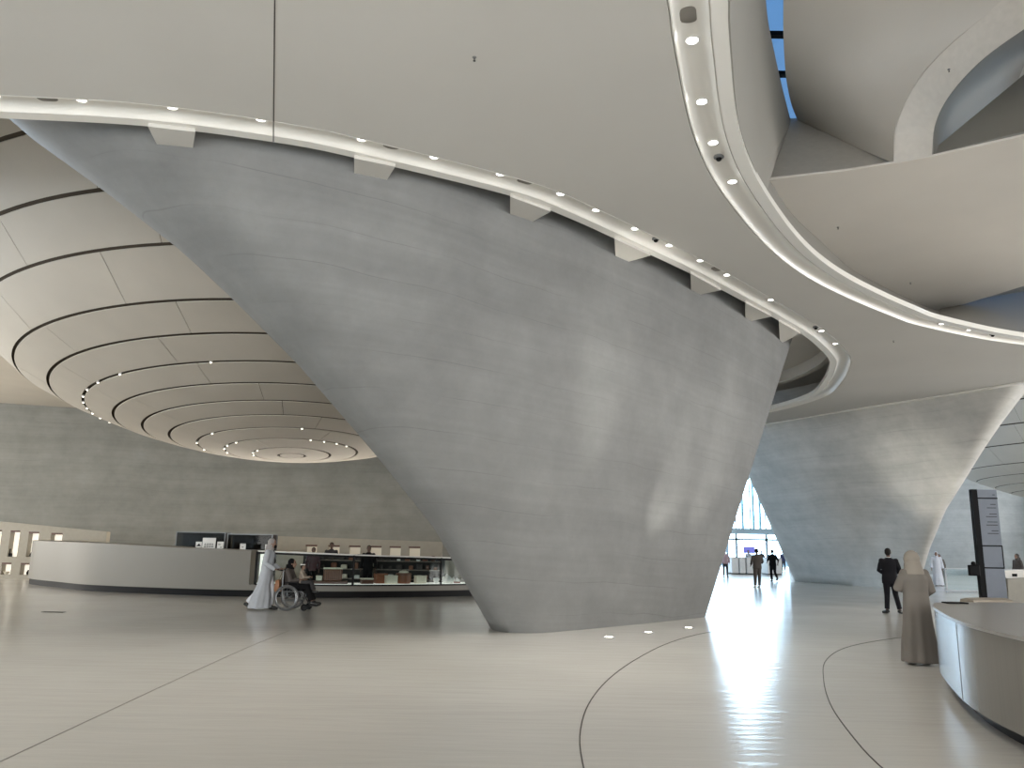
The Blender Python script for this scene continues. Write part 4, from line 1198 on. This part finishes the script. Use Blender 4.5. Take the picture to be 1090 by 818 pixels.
# ================================================================== PEOPLE
def bend(a, b, t):
    return Vector(a).lerp(Vector(b), t)
class Fig:
    """A figure in local coordinates facing +Y. Joints are overridable; everything is lofted then fused."""
    def __init__(s, name, label, loc, rz, H, vox=0.012, group=None, female=False, **pose):
        k = H / 1.75
        s.k, s.vox, s.female = k, vox, female
        J = dict(pel=(0, 0, .95), wai=(0, 0, 1.10), che=(0, 0, 1.30), nec=(0, -.01, 1.47), hed=(0, .015, 1.625),
                 hl=(-.09, 0, .92), hr=(.09, 0, .92), kl=(-.10, .01, .50), kr=(.10, .01, .50), al=(-.10, -.01, .09), ar=(.10, -.01, .09),
                 sl=(-.185, 0, 1.41), sr=(.185, 0, 1.41), el=(-.25, -.02, 1.13), er=(.25, -.02, 1.13), wl=(-.26, .06, .89), wr=(.26, .06, .89),
                 tl=(-.11, .15, .03), tr=(.11, .15, .03))
        J.update(pose)
        s.J = {a: Vector(b) * k for a, b in J.items()}
        s.t = thing(name, label, 'person', loc, rz, group)
    def body(s, skin, look=0.0, nod=0.0, fingers=True):
        J, k = s.J, s.k
        m = MB()
        w = .90 if s.female else 1.0
        ax = (J['sr'] - J['sl']); ax.z = 0; ax.normalize(); fw = Vector((-ax.y, ax.x, 0))
        def ell(c, a, b):
            return [c + ax * (a * k * math.cos(2 * math.pi * i / 20)) + fw * (b * k * math.sin(2 * math.pi * i / 20)) for i in range(20)]
        P, W, C, N_ = J['pel'], J['wai'], J['che'], J['nec']
        m.rings([ell(P - Vector((0, 0, .09 * k)), .11, .09), ell(P, .16 * w, .11), ell(W, .14 * w, .10), ell(C, .165 * w, .115), ell(C.lerp(N_, .6), .15 * w, .095), ell(N_ - Vector((0, 0, .01)), .07, .06)])
        m.tube([N_ - Vector((0, 0, .05 * k)), N_, J['hed'] - Vector((0, 0, .05 * k))], [.065 * k, .054 * k, .05 * k], 12)
        for a, b, c in (('sl', 'el', 'wl'), ('sr', 'er', 'wr')):
            m.tube([N_.lerp(J[a], .3) - Vector((0, 0, .04 * k)), J[a]], [.05 * k, .055 * k], 10)
            m.ellipsoid(J[a], (.055 * k,) * 3, 10, 8)
            m.tube([J[a], J[a].lerp(J[b], .4), J[b], J[b].lerp(J[c], .35), J[c]], [.052 * k, .047 * k, .038 * k, .038 * k, .026 * k], 10)
        for a, b, c, t_ in (('hl', 'kl', 'al', 'tl'), ('hr', 'kr', 'ar', 'tr')):
            m.tube([J[a], J[a].lerp(J[b], .4), J[b], J[b].lerp(J[c], .3), J[c]], [.088 * k, .078 * k, .052 * k, .054 * k, .036 * k], 12)
            m.tube([J[c] - (J[t_] - J[c]) * .3 - Vector((0, 0, .03 * k)), J[c] - Vector((0, 0, .02 * k)), J[t_]], [.028 * k, .032 * k, .018 * k], 10)
        # head
        h = J['hed']
        Rm = Matrix.Rotation(math.atan2(fw.y, fw.x) - math.pi / 2 + look, 3, 'Z') @ Matrix.Rotation(nod, 3, 'X')
        s.Rm = Rm
        m.ellipsoid(h + Rm @ Vector((0, -.008, .025)) * k, (.076 * k, .094 * k, .098 * k), 18, 14, Rm)
        m.ellipsoid(h + Rm @ Vector((0, .022, -.045)) * k, (.056 * k, .064 * k, .075 * k), 16, 12, Rm)
        m.tube([h + Rm @ Vector((0, .078, .022)) * k, h + Rm @ Vector((0, .104, -.018)) * k, h + Rm @ Vector((0, .086, -.028)) * k], [.009 * k, .016 * k, .013 * k], 8)
        for sx in (-1, 1):
            m.ellipsoid(h + Rm @ Vector((sx * .078, -.008, .0)) * k, (.012 * k, .022 * k, .032 * k), 10, 8, Rm)
        m.ellipsoid(h + Rm @ Vector((0, .078, -.055)) * k, (.024 * k, .010 * k, .010 * k), 10, 8, Rm)
        # hands
        for b, c, sx in (('el', 'wl', -1), ('er', 'wr', 1)):
            d = (J[c] - J[b]).normalized()
            hd = getattr(s, 'hand_dir', {}).get(c, d)
            hd = Vector(hd).normalized()
            side = Vector(getattr(s, 'thumb', {}).get(c, (-sx * .3, 1, .2)))
            side = (side - hd * side.dot(hd)).normalized()
            nrm = hd.cross(side) * (1 if sx > 0 else -1)     # towards the palm side
            W0 = J[c]
            def q(u, v, n_=0.0):
                return W0 + hd * (u * k) + side * (v * k) + nrm * (n_ * k)
            m.rings([[q(u, math.cos(2 * math.pi * i / 12) * wv, math.sin(2 * math.pi * i / 12) * .014) for i in range(12)] for u, wv in ((-.01, .024), (.03, .036), (.07, .042), (.092, .040))])
            cu = getattr(s, 'curl', .5)
            for j, (v, ln) in enumerate(((.031, .068), (.010, .076), (-.011, .070), (-.031, .056))):
                a0 = q(.088, v); a1 = q(.088 + ln * .42, v * 1.05, ln * .18 * cu); a2 = q(.088 + ln * .75, v * 1.08, ln * .55 * cu); a3 = q(.088 + ln * (1 - .25 * cu), v * 1.08, ln * .95 * cu)
                m.tube([q(.07, v * .95), a0, a1, a2, a3], [.010 * k, .0095 * k, .009 * k, .0085 * k, .007 * k], 8)
            m.tube([q(.012, .018), q(.040, .050, .008), q(.070, .062, .018), q(.092, .060, .028)], [.014 * k, .012 * k, .010 * k, .008 * k], 8)
        o = m.build('body', skin, s.t, voxel=s.vox)
        # eyes and brows
        e = MB()
        for sx in (-1, 1):
            e.ellipsoid(h + Rm @ Vector((sx * .030, .076, .020)) * k, (.010 * k, .007 * k, .006 * k), 8, 6, Rm)
            e.tube([h + Rm @ Vector((sx * .016, .085, .040)) * k, h + Rm @ Vector((sx * .046, .074, .040)) * k], .004 * k, 6)
        e.build('eyes', M_HAIR, s.t)
        return o
    def hair(s, material=M_HAIR, long_=False):
        k, h, Rm = s.k, s.J['hed'], s.Rm
        m = MB()
        m.ellipsoid(h + Rm @ Vector((0, -.022, .040)) * k, (.084 * k, .092 * k, .094 * k), 18, 14, Rm)
        m.ellipsoid(h + Rm @ Vector((0, -.045, -.005)) * k, (.076 * k, .062 * k, .075 * k), 16, 12, Rm)
        m.build('hair', material, s.t, voxel=.012)
    def torso_cloth(s, name, material, hem=.86, th=.018, wid=1.0, sleeves=True, sleeve_end=.93, cuff=.05, collar=True, open_=False, label=None):
        J, k = s.J, s.k
        ax = (J['sr'] - J['sl']); ax.z = 0; ax.normalize(); fw = Vector((-ax.y, ax.x, 0))
        def ell(c, a, b, n=28, wob=0.0, ph=0):
            return [c + ax * (a * k * math.cos(2 * math.pi * i / n)) * (1 + wob * math.sin(5 * 2 * math.pi * i / n + ph)) + fw * (b * k * math.sin(2 * math.pi * i / n)) * (1 + wob * math.sin(5 * 2 * math.pi * i / n + ph)) for i in range(n)]
        w = (.92 if s.female else 1.0) * wid
        P, W, C, N_ = J['pel'], J['wai'], J['che'], J['nec']
        m = MB()
        hm = Vector((P.x, P.y, hem * k)) if abs(hem) < 5 else P
        m.rings([ell(hm, .185 * w, .135), ell(P, .182 * w, .132, wob=.02), ell(W, .165 * w, .122, wob=.02, ph=1), ell(C, .188 * w, .137), ell(C.lerp(N_, .55), .178 * w, .118), ell(C.lerp(N_, .82), .13, .09), ell(N_ + Vector((0, 0, .03 * k)), .066, .064)])
        if sleeves:
            for a, b, c in (('sl', 'el', 'wl'), ('sr', 'er', 'wr')):
                e = J[b].lerp(J[c], sleeve_end)
                m.ellipsoid(J[a], (.068 * k,) * 3, 12, 9)
                m.tube([C.lerp(N_, .5).lerp(J[a], .5), J[a], J[a].lerp(J[b], .5), J[b], J[b].lerp(e, .5), e], [.07 * k, .07 * k, .062 * k, .055 * k, (.045 + cuff) / 2 * k + .002, cuff * k], 12)
        m.build(name, material, s.t, voxel=max(.010, s.vox), label=label)
    def robe(s, name, material, hem=.04, wid=1.0, flare=1.25, trail=(0, 0), sleeves=True, cuff=.075, label=None, folds=.05, low=None):
        J, k = s.J, s.k
        ax = (J['sr'] - J['sl']); ax.z = 0; ax.normalize(); fw = Vector((-ax.y, ax.x, 0))
        n = 56
        def ell(c, a, b, fold=0.0, ph=0.0):
            out = []
            for i in range(n):
                an = 2 * math.pi * i / n
                f = 1 + fold * (math.sin(7 * an + ph) * .6 + math.sin(11 * an + 2 * ph + 1) * .4)
                out.append(c + ax * (a * k * f * math.cos(an)) + fw * (b * k * f * math.sin(an)))
            return out
        P, W, C, N_ = J['pel'], J['wai'], J['che'], J['nec']
        w = (.95 if s.female else 1.0) * wid
        base = low if low is not None else Vector((P.x + trail[0] * k, P.y + trail[1] * k, hem * k))
        m = MB()
        rr = [ell(base, .25 * flare * w, .21 * flare, folds * 1.1, .4), ell(base.lerp(P, .3), .235 * flare * w, .185 * flare, folds, .3), ell(base.lerp(P, .62), .215 * w * (1 + (flare - 1) * .4), .165, folds * .6, .2), ell(P, .198 * w, .15, folds * .3), ell(W, .185 * w, .138, folds * .2), ell(C, .195 * w, .142), ell(C.lerp(N_, .55), .182 * w, .12), ell(C.lerp(N_, .82), .135, .092), ell(N_ + Vector((0, 0, .02 * k)), .066, .064)]
        m.rings(rr)
        if sleeves:
            for a, b, c in (('sl', 'el', 'wl'), ('sr', 'er', 'wr')):
                e = J[b].lerp(J[c], .95)
                m.ellipsoid(J[a], (.072 * k,) * 3, 12, 9)
                m.tube([C.lerp(N_, .5).lerp(J[a], .5), J[a], J[a].lerp(J[b], .5), J[b], J[b].lerp(e, .5), e], [.075 * k, .075 * k, .07 * k, .068 * k, .066 * k, cuff * k], 14)
        m.build(name, material, s.t, voxel=max(.011, s.vox), label=label)
    def trousers(s, material, wid=1.0, end=.93, name='trousers', label=None):
        J, k = s.J, s.k
        ax = (J['hr'] - J['hl']); ax.z = 0; ax.normalize(); fw = Vector((-ax.y, ax.x, 0))
        m = MB()
        def ell(c, a, b):
            return [c + ax * (a * k * math.cos(2 * math.pi * i / 20)) + fw * (b * k * math.sin(2 * math.pi * i / 20)) for i in range(20)]
        P = J['pel']
        m.rings([ell(P - Vector((0, 0, .10 * k)), .15, .11), ell(P, .172, .122), ell(J['wai'] - Vector((0, 0, .03 * k)), .158, .112)])
        for a, b, c in (('hl', 'kl', 'al'), ('hr', 'kr', 'ar')):
            e = J[b].lerp(J[c], end)
            m.tube([J[a] + Vector((0, 0, .02)), J[a].lerp(J[b], .4), J[b], J[b].lerp(e, .5), e], [x * k * wid for x in (.100, .092, .072, .067, .064)], 14)
        m.build(name, material, s.t, voxel=max(.010, s.vox), label=label)
    def shoes(s, material):
        J, k = s.J, s.k
        for c, t_ in (('al', 'tl'), ('ar', 'tr')):
            d = (J[t_] - J[c]); hd = Vector((d.x, d.y, d.z * .4)).normalized()
            m = MB()
            a = J[c] - Vector((0, 0, .038 * k))
            m.tube([a - hd * .07 * k, a - hd * .02 * k, a + hd * .09 * k, a + hd * .17 * k, a + hd * .20 * k], [x * k for x in (.040, .056, .054, .050, .028)], 12, flat=.85)
            m.tube([J[c] - Vector((0, 0, .04 * k)), J[c] + Vector((0, 0, .02 * k))], [.045 * k, .045 * k], 12)
            m.build('shoe', material, s.t, voxel=.010)
    def scarf(s, name, material, drape=.22, open_face=True, pts=None, label=None):
        """head covering: a shell round the head and neck with a drape over the shoulders"""
        k, h, Rm, N_ = s.k, s.J['hed'], s.Rm, s.J['nec']
        m = MB()
        m.ellipsoid(h + Rm @ Vector((0, -.030, .035)) * k, (.095 * k, .098 * k, .104 * k), 20, 14, Rm)
        m.ellipsoid(h + Rm @ Vector((0, -.040, -.05)) * k, (.092 * k, .080 * k, .10 * k), 20, 14, Rm)
        m.ellipsoid(N_ + Vector((0, 0, .03 * k)), (.098 * k, .095 * k, .075 * k), 18, 12)
        if drape:
            b = N_ + s.Rm @ Vector((0, -.085, 0)) * k
            m.rings([[b + Rm @ Vector((x * k, y * k, z * k)) for x, y in ((-w_, -.02), (-w_ * .4, -.035), (w_ * .4, -.035), (w_, -.02), (w_ * .9, .03), (-w_ * .9, .03))] for z, w_ in ((.12, .08), (0, .11), (-drape * .6, .13), (-drape, .12))])
        m.build(name, material, s.t, voxel=.011, label=label)

# --- man in a pale robe pushing the wheelchair (walks to the right)
WX, WY = -5.52, 20.85
f = Fig('person', 'person in a pale blue grey robe and headscarf pushing a wheelchair', (WX - .62, WY, 0), R(-90), 1.76,
        nec=(0, .05, 1.46), hed=(0, .09, 1.615), che=(0, .03, 1.29), sl=(-.185, .04, 1.40), sr=(.185, .04, 1.40),
        el=(-.24, .02, 1.13), er=(.24, .02, 1.13), wl=(-.21, .27, .985), wr=(.21, .27, .985),
        kl=(-.09, .14, .50), al=(-.09, .12, .09), tl=(-.09, .28, .03), kr=(.09, -.10, .50), ar=(.09, -.42, .16), tr=(.09, -.30, .04))
f.curl = 1.0; f.hand_dir = {'wl': (.1, 1, -.05), 'wr': (-.1, 1, -.05)}; f.thumb = {'wl': (1, 0, .2), 'wr': (-1, 0, .2)}
f.body(M_SKIN, nod=-.12)
f.robe('robe', M_THOBE, hem=.04, wid=1.05, flare=1.35, trail=(0, -.13), folds=.09, cuff=.055)
f.trousers(M_THOBEW)
f.scarf('headscarf', mat('patterned_grey_scarf', (0.30, 0.28, 0.27), 0.8, noise=((40, 40, 40), .3)), drape=.10)
f.shoes(M_SHOE)
m = MB(); m.tube([f.J['nec'] + Vector((0, .06, .03)), f.J['nec'] + Vector((0, .10, -.10)), f.J['nec'] + Vector((.0, .13, -.34))], [.02, .018, .012], 8); m.build('scarf_tail', M_GREYC2, f.t)
m = MB(); m.ellipsoid(f.J['hed'] + Vector((0, .075, -.065)), (.05, .035, .05)); m.build('beard', M_HAIR, f.t)

# --- wheelchair
wc = thing('wheelchair', 'manual wheelchair with large spoked wheels in front of the showcase', 'wheelchair', (WX, WY, 0), R(-90))
def torus(m, c, r, rr, axis='x', n=40, k=8):
    rings = []
    for i in range(n):
        a = 2 * math.pi * i / n
        rings.append([Vector((c[0] + rr * math.sin(2 * math.pi * j / k), c[1] + (r + rr * math.cos(2 * math.pi * j / k)) * math.cos(a), c[2] + (r + rr * math.cos(2 * math.pi * j / k)) * math.sin(a))) for j in range(k)])
    rings.append(rings[0]); m.rings(rings, cap=False)
for sx in (-1, 1):
    X = sx * .29
    m = MB(); torus(m, (X, 0, .315), .290, .022); w_ = m.build('drive_wheel', M_RUBBER, wc)
    m = MB(); torus(m, (X, 0, .315), .262, .010); m.build('wheel_rim', M_CHROME, w_)
    m = MB(); torus(m, (X + sx * .045, 0, .315), .245, .009); m.build('hand_rim', M_CHROME, w_)
    m = MB()
    for i in range(16):
        a = 2 * math.pi * i / 16
        m.tube([(X + sx * .02, .02 * math.cos(a + .4), .315 + .02 * math.sin(a + .4)), (X, .262 * math.cos(a), .315 + .262 * math.sin(a))], .0022, 5)
    m.build('spokes', M_CHROME, w_)
    m = MB(); m.tube([(X - sx * .05, 0, .315), (X + sx * .05, 0, .315)], .03, 12); m.build('hub', M_DARK, w_)
    m = MB(); torus(m, (sx * .25, .44, .085), .062, .022, n=24); m.tube([(sx * .235, .44, .085), (sx * .265, .44, .085)], .05, 12); m.build('caster', M_BLACK, wc)
    m = MB(); m.tube([(sx * .25, .44, .09), (sx * .25, .40, .20), (sx * .23, .36, .26)], .013, 8); m.build('caster_fork', M_DARK, wc)
    m = MB(); m.tube([(sx * .22, -.14, .97), (sx * .22, -.30, .99)], .018, 10); m.build('push_handle', M_BLACK, wc)
    m = MB(); m.box((sx * .25, .10, .68), (.05, .34, .035)); m.tube([(sx * .25, -.04, .66), (sx * .25, -.04, .48)], .011, 8); m.tube([(sx * .25, .24, .66), (sx * .25, .26, .48)], .011, 8); m.build('armrest', M_BLACK, wc, bevel=.008)
    m = MB(); m.tube([(sx * .13, .36, .42), (sx * .13, .52, .20), (sx * .13, .60, .12)], .012, 8); m.box((sx * .11, .66, .115), (.15, .17, .018)); m.build('footrest', M_DARK, wc)
m = MB()
for sx in (-1, 1):
    X = sx * .22
    m.tube([(X, -.14, .99), (X, -.14, .48), (X, -.10, .22)], .013, 8)
    m.tube([(X, -.14, .46), (X, .36, .46), (X, .42, .40)], .013, 8)
    m.tube([(X, -.10, .24), (X, .34, .24), (X, .36, .46)], .013, 8)
m.tube([(-.29, 0, .315), (.29, 0, .315)], .014, 8); m.tube([(-.22, .30, .24), (.22, .30, .46)], .011, 8); m.tube([(.22, .30, .24), (-.22, .30, .46)], .011, 8)
m.build('frame', M_GREYM, wc)
m = MB(); m.box((0, .12, .485), (.42, .46, .04)); m.build('seat', M_BLKC, wc, bevel=.012)
m = MB(); m.box((0, -.15, .72), (.42, .03, .42)); m.build('backrest', M_BLKC, wc, bevel=.01)
bag = thing('handbag', 'brown leather bag hung behind the wheelchair backrest', 'bag', (WX - .30, WY, .44), R(-90))
m = MB(); m.rings([[Vector((x * w_, y * d_, z)) for x, y in ((-1, -1), (1, -1), (1, 1), (-1, 1))] for z, w_, d_ in ((0, .14, .055), (.05, .16, .07), (.26, .15, .05), (.30, .13, .03))]); m.build('pouch', mat('tan_leather', (0.28, 0.12, 0.05), .5), bag, bevel=.02)
m = MB(); m.tube([(-.1, .02, .28), (-.11, .10, .50), (0, .13, .52), (.11, .10, .50), (.1, .02, .28)], .008, 8); m.build('strap', M_LEATD, bag)

# --- person seated in the wheelchair
sit = dict(pel=(0, -.02, .60), wai=(0, -.04, .72), che=(0, -.06, .88), nec=(0, -.02, 1.02), hed=(0, .02, 1.155), hl=(-.09, 0, .58), hr=(.09, 0, .58),
           kl=(-.11, .45, .58), kr=(.11, .45, .58), al=(-.11, .60, .22), ar=(.11, .60, .22), tl=(-.11, .76, .17), tr=(.11, .76, .17),
           sl=(-.17, -.05, .98), sr=(.17, -.05, .98), el=(-.25, .06, .74), er=(.25, .06, .74), wl=(-.14, .26, .76), wr=(.14, .26, .76))
f = Fig('person', 'person in black headscarf and dark clothes seated in the wheelchair', (WX, WY, 0), R(-90), 1.72, female=True, **sit)
f.body(M_SKIN)
f.torso_cloth('coat', mat('dark_taupe_coat', (0.075, 0.062, 0.056), .85), hem=.58, wid=1.05)
f.trousers(M_BLKC, wid=1.12)
f.scarf('headscarf', M_BLKC, drape=.16)
f.shoes(M_SHOE)
# --- small child on the lap
kid = dict(pel=(0, 0, .12), wai=(0, 0, .25), che=(0, 0, .42), nec=(0, .01, .60), hed=(0, .02, .77), hl=(-.08, .02, .10), hr=(.08, .02, .10),
           kl=(-.10, .40, .16), kr=(.10, .40, .16), al=(-.09, .54, -.20), ar=(.09, .54, -.20), tl=(-.09, .68, -.24), tr=(.09, .68, -.24),
           sl=(-.16, 0, .55), sr=(.16, 0, .55), el=(-.22, .12, .34), er=(.22, .12, .34), wl=(-.06, .32, .36), wr=(.06, .32, .36))
f = Fig('person', 'small child in a beige top sitting on the lap of wheelchair user', (WX + .28, WY, .60), R(-90), 1.05, female=True, **kid)
f.body(M_SKIN)
f.hair()
f.torso_cloth('jacket', mat('beige_jacket', (0.30, 0.25, 0.20), .8), hem=.06, wid=1.05)
f.trousers(M_GREYC2, wid=1.1)
f.shoes(M_SHOE)
m = MB(); h = f.J['hed']; m.lathe([(.062, .0), (.066, .012), (.062, .024)], (h.x, h.y - .01, h.z + .045), 24); m.build('headband', M_WHITE, f.t)

# --- man in a black suit
p = atz(950, 653.5, 0)
f = Fig('person', 'person in a black suit standing with hands clasped in front of the distant pylon', (p.x, p.y, 0), R(-18), 1.80,
        el=(-.27, -.02, 1.14), er=(.27, -.02, 1.14), wl=(-.08, .17, 1.02), wr=(.06, .18, 1.0),
        kl=(-.10, .0, .50), al=(-.13, -.02, .09), tl=(-.20, .12, .03), kr=(.12, .05, .50), ar=(.20, .02, .09), tr=(.30, .14, .03))
f.body(M_SKIN2, look=-.25)
f.torso_cloth('jacket', M_SUIT, hem=.80, wid=1.12, cuff=.045)
f.trousers(M_SUIT, wid=1.0)
f.hair(); f.shoes(M_SHOE)
m = MB(); m.lathe([(.062, 0), (.066, .03)], (f.J['nec'].x, f.J['nec'].y, f.J['nec'].z + .01), 20); m.build('shirt_collar', M_WHITE, f.t)

# --- woman in a taupe robe by the desk
p = atz(981, 708, 0)
f = Fig('person', 'person in a long taupe hooded robe standing at the desk, seen from behind', (p.x, p.y + .0, 0), R(-8), 1.71, vox=.010, female=True,
        nec=(0, .02, 1.46), hed=(-.01, .06, 1.60), sl=(-.155, 0, 1.385), sr=(.155, 0, 1.385), el=(-.26, .03, 1.15), er=(.25, .04, 1.13), wl=(-.12, .26, 1.16), wr=(.16, .30, 1.02))
f.body(M_SKIN, look=.15, nod=-.2)
f.robe('robe', M_ABAYA, hem=.035, wid=1.05, flare=1.08, folds=.085, cuff=.085)
m = MB(); h = f.J['hed']
m.ellipsoid(h + Vector((0, -.02, .01)), (.118, .125, .135), 20, 14); m.ellipsoid(h + Vector((0, -.03, -.09)), (.125, .115, .10), 20, 12)
m.rings([[f.J['nec'] + Vector((a_ * math.cos(2 * math.pi * i / 28) * (1 + .04 * math.sin(5 * 2 * math.pi * i / 28)), -.01 + b_ * math.sin(2 * math.pi * i / 28), z)) for i in range(28)] for z, a_, b_ in ((-.09, .175, .125), (-.03, .15, .12), (.05, .12, .11), (.10, .11, .10))])
m.build('hood', M_HOOD, f.t, voxel=.010)
f.shoes(M_SHOE)

# --- pair walking to the entrance
p = atz(807, 626, 0)
f = Fig('person', 'person in grey jacket and grey trousers walking towards the entrance, left of the pair', (p.x, p.y, 0), R(10), 1.78, vox=.014,
        el=(-.28, -.03, 1.15), er=(.29, .02, 1.16), wl=(-.22, .16, 1.02), wr=(.34, .20, 1.10), kl=(-.10, .04, .5), al=(-.13, .0, .09), kr=(.1, .02, .5), ar=(.13, .12, .09), tr=(.14, .28, .03))
f.body(M_SKIN2)
f.torso_cloth('jacket', M_TAUPE, hem=.84, wid=1.14)
f.trousers(M_GREYC, wid=1.05)
f.hair(); f.shoes(M_SHOEW)
q = aty(823, 610, 46.0); q.z = 0
f = Fig('person', 'person in black top and trousers striding towards the entrance, right of the pair', (q.x, q.y, 0), R(0), 1.76, vox=.014,
        el=(-.27, .02, 1.15), er=(.29, -.06, 1.15), wl=(-.24, .22, 1.05), wr=(.30, .05, .98), kl=(-.08, .10, .5), al=(-.07, .05, .09), tl=(-.07, .2, .03), kr=(.09, -.02, .5), ar=(.13, -.26, .22), tr=(.14, -.16, .10))
f.body(M_SKIN2)
f.torso_cloth('shirt', M_BLKC, hem=.86, wid=1.10, sleeve_end=-.0001 + .12, cuff=.055)
f.trousers(M_BLKC, wid=1.0)
f.hair(); f.shoes(M_SHOE)
p = atz(772.5, 604, 0)
for px, y, lab, mm in ((772, 52, 'person in pale pinkish top far off at the left edge of entrance gap', mat('pink_cloth', (.5, .35, .36), .8)), (797, 66, 'person standing beyond the ticket gates in the bright doorway', M_THOBE), (811, 68, 'person in dark clothes beyond the gates, right of screen', M_GREYC2), (834, 72, 'person in navy clothes by the doors at the right of entrance', mat('navy_cloth', (.03, .035, .09), .8))):
    x = aty(px, 600, y).x
    f = Fig('person', lab, (x, y, 0), R(170), 1.72, vox=.022)
    f.body(M_SKIN); f.torso_cloth('shirt', mm, hem=.84); f.trousers(M_GREYC2); f.hair(); f.shoes(M_SHOE)

# --- robed pair beyond the balustrade
p = Vector((aty(997, 600, 44).x, 44, 0))
f = Fig('person', 'person in white robe and white headscarf beyond the glass balustrade', p, R(160), 1.80, vox=.014)
f.body(M_SKIN); f.robe('robe', M_THOBEW, hem=.03, flare=1.1); f.scarf('headscarf', M_THOBEW, drape=.25); f.shoes(M_SHOE)
f = Fig('person', 'person in grey brown robe beside the white robed one beyond the balustrade', p + Vector((.42, .5, 0)), R(150), 1.66, vox=.014, female=True)
f.body(M_SKIN); f.robe('robe', M_ABAYA, hem=.03, flare=1.3); f.scarf('headscarf', M_GREYC, drape=.2); f.shoes(M_SHOE)
x = aty(1083, 600, 38).x
f = Fig('person', 'person in grey hooded robe behind the stone pedestal at right edge', (x, 38, 0), R(100), 1.74, vox=.014, female=True)
f.body(M_SKIN); f.robe('robe', M_GREYC, hem=.03); f.scarf('headscarf', M_TAUPE, drape=.2); f.shoes(M_SHOE)

# --- staff behind the shop counter
for px, y, H_, lab, mm in ((352, 30.6, 1.70, 'person in dark grey clothes behind the showcase, head before the second niche', M_GREYC2), (333, 28.2, 1.52, 'person in dark red top seen through the showcase glass', mat('dark_red_cloth', (.07, .03, .035), .8)), (392, 28.3, 1.62, 'person in black clothes behind the counter, head before the fourth niche', M_BLKC)):
    x = aty(px, 600, y).x
    f = Fig('person', lab, (x, y, 0), R(185), H_, vox=.016)
    f.body(M_SKIN2); f.torso_cloth('shirt', mm, hem=.84); f.trousers(M_BLKC); f.hair(); f.shoes(M_SHOE)
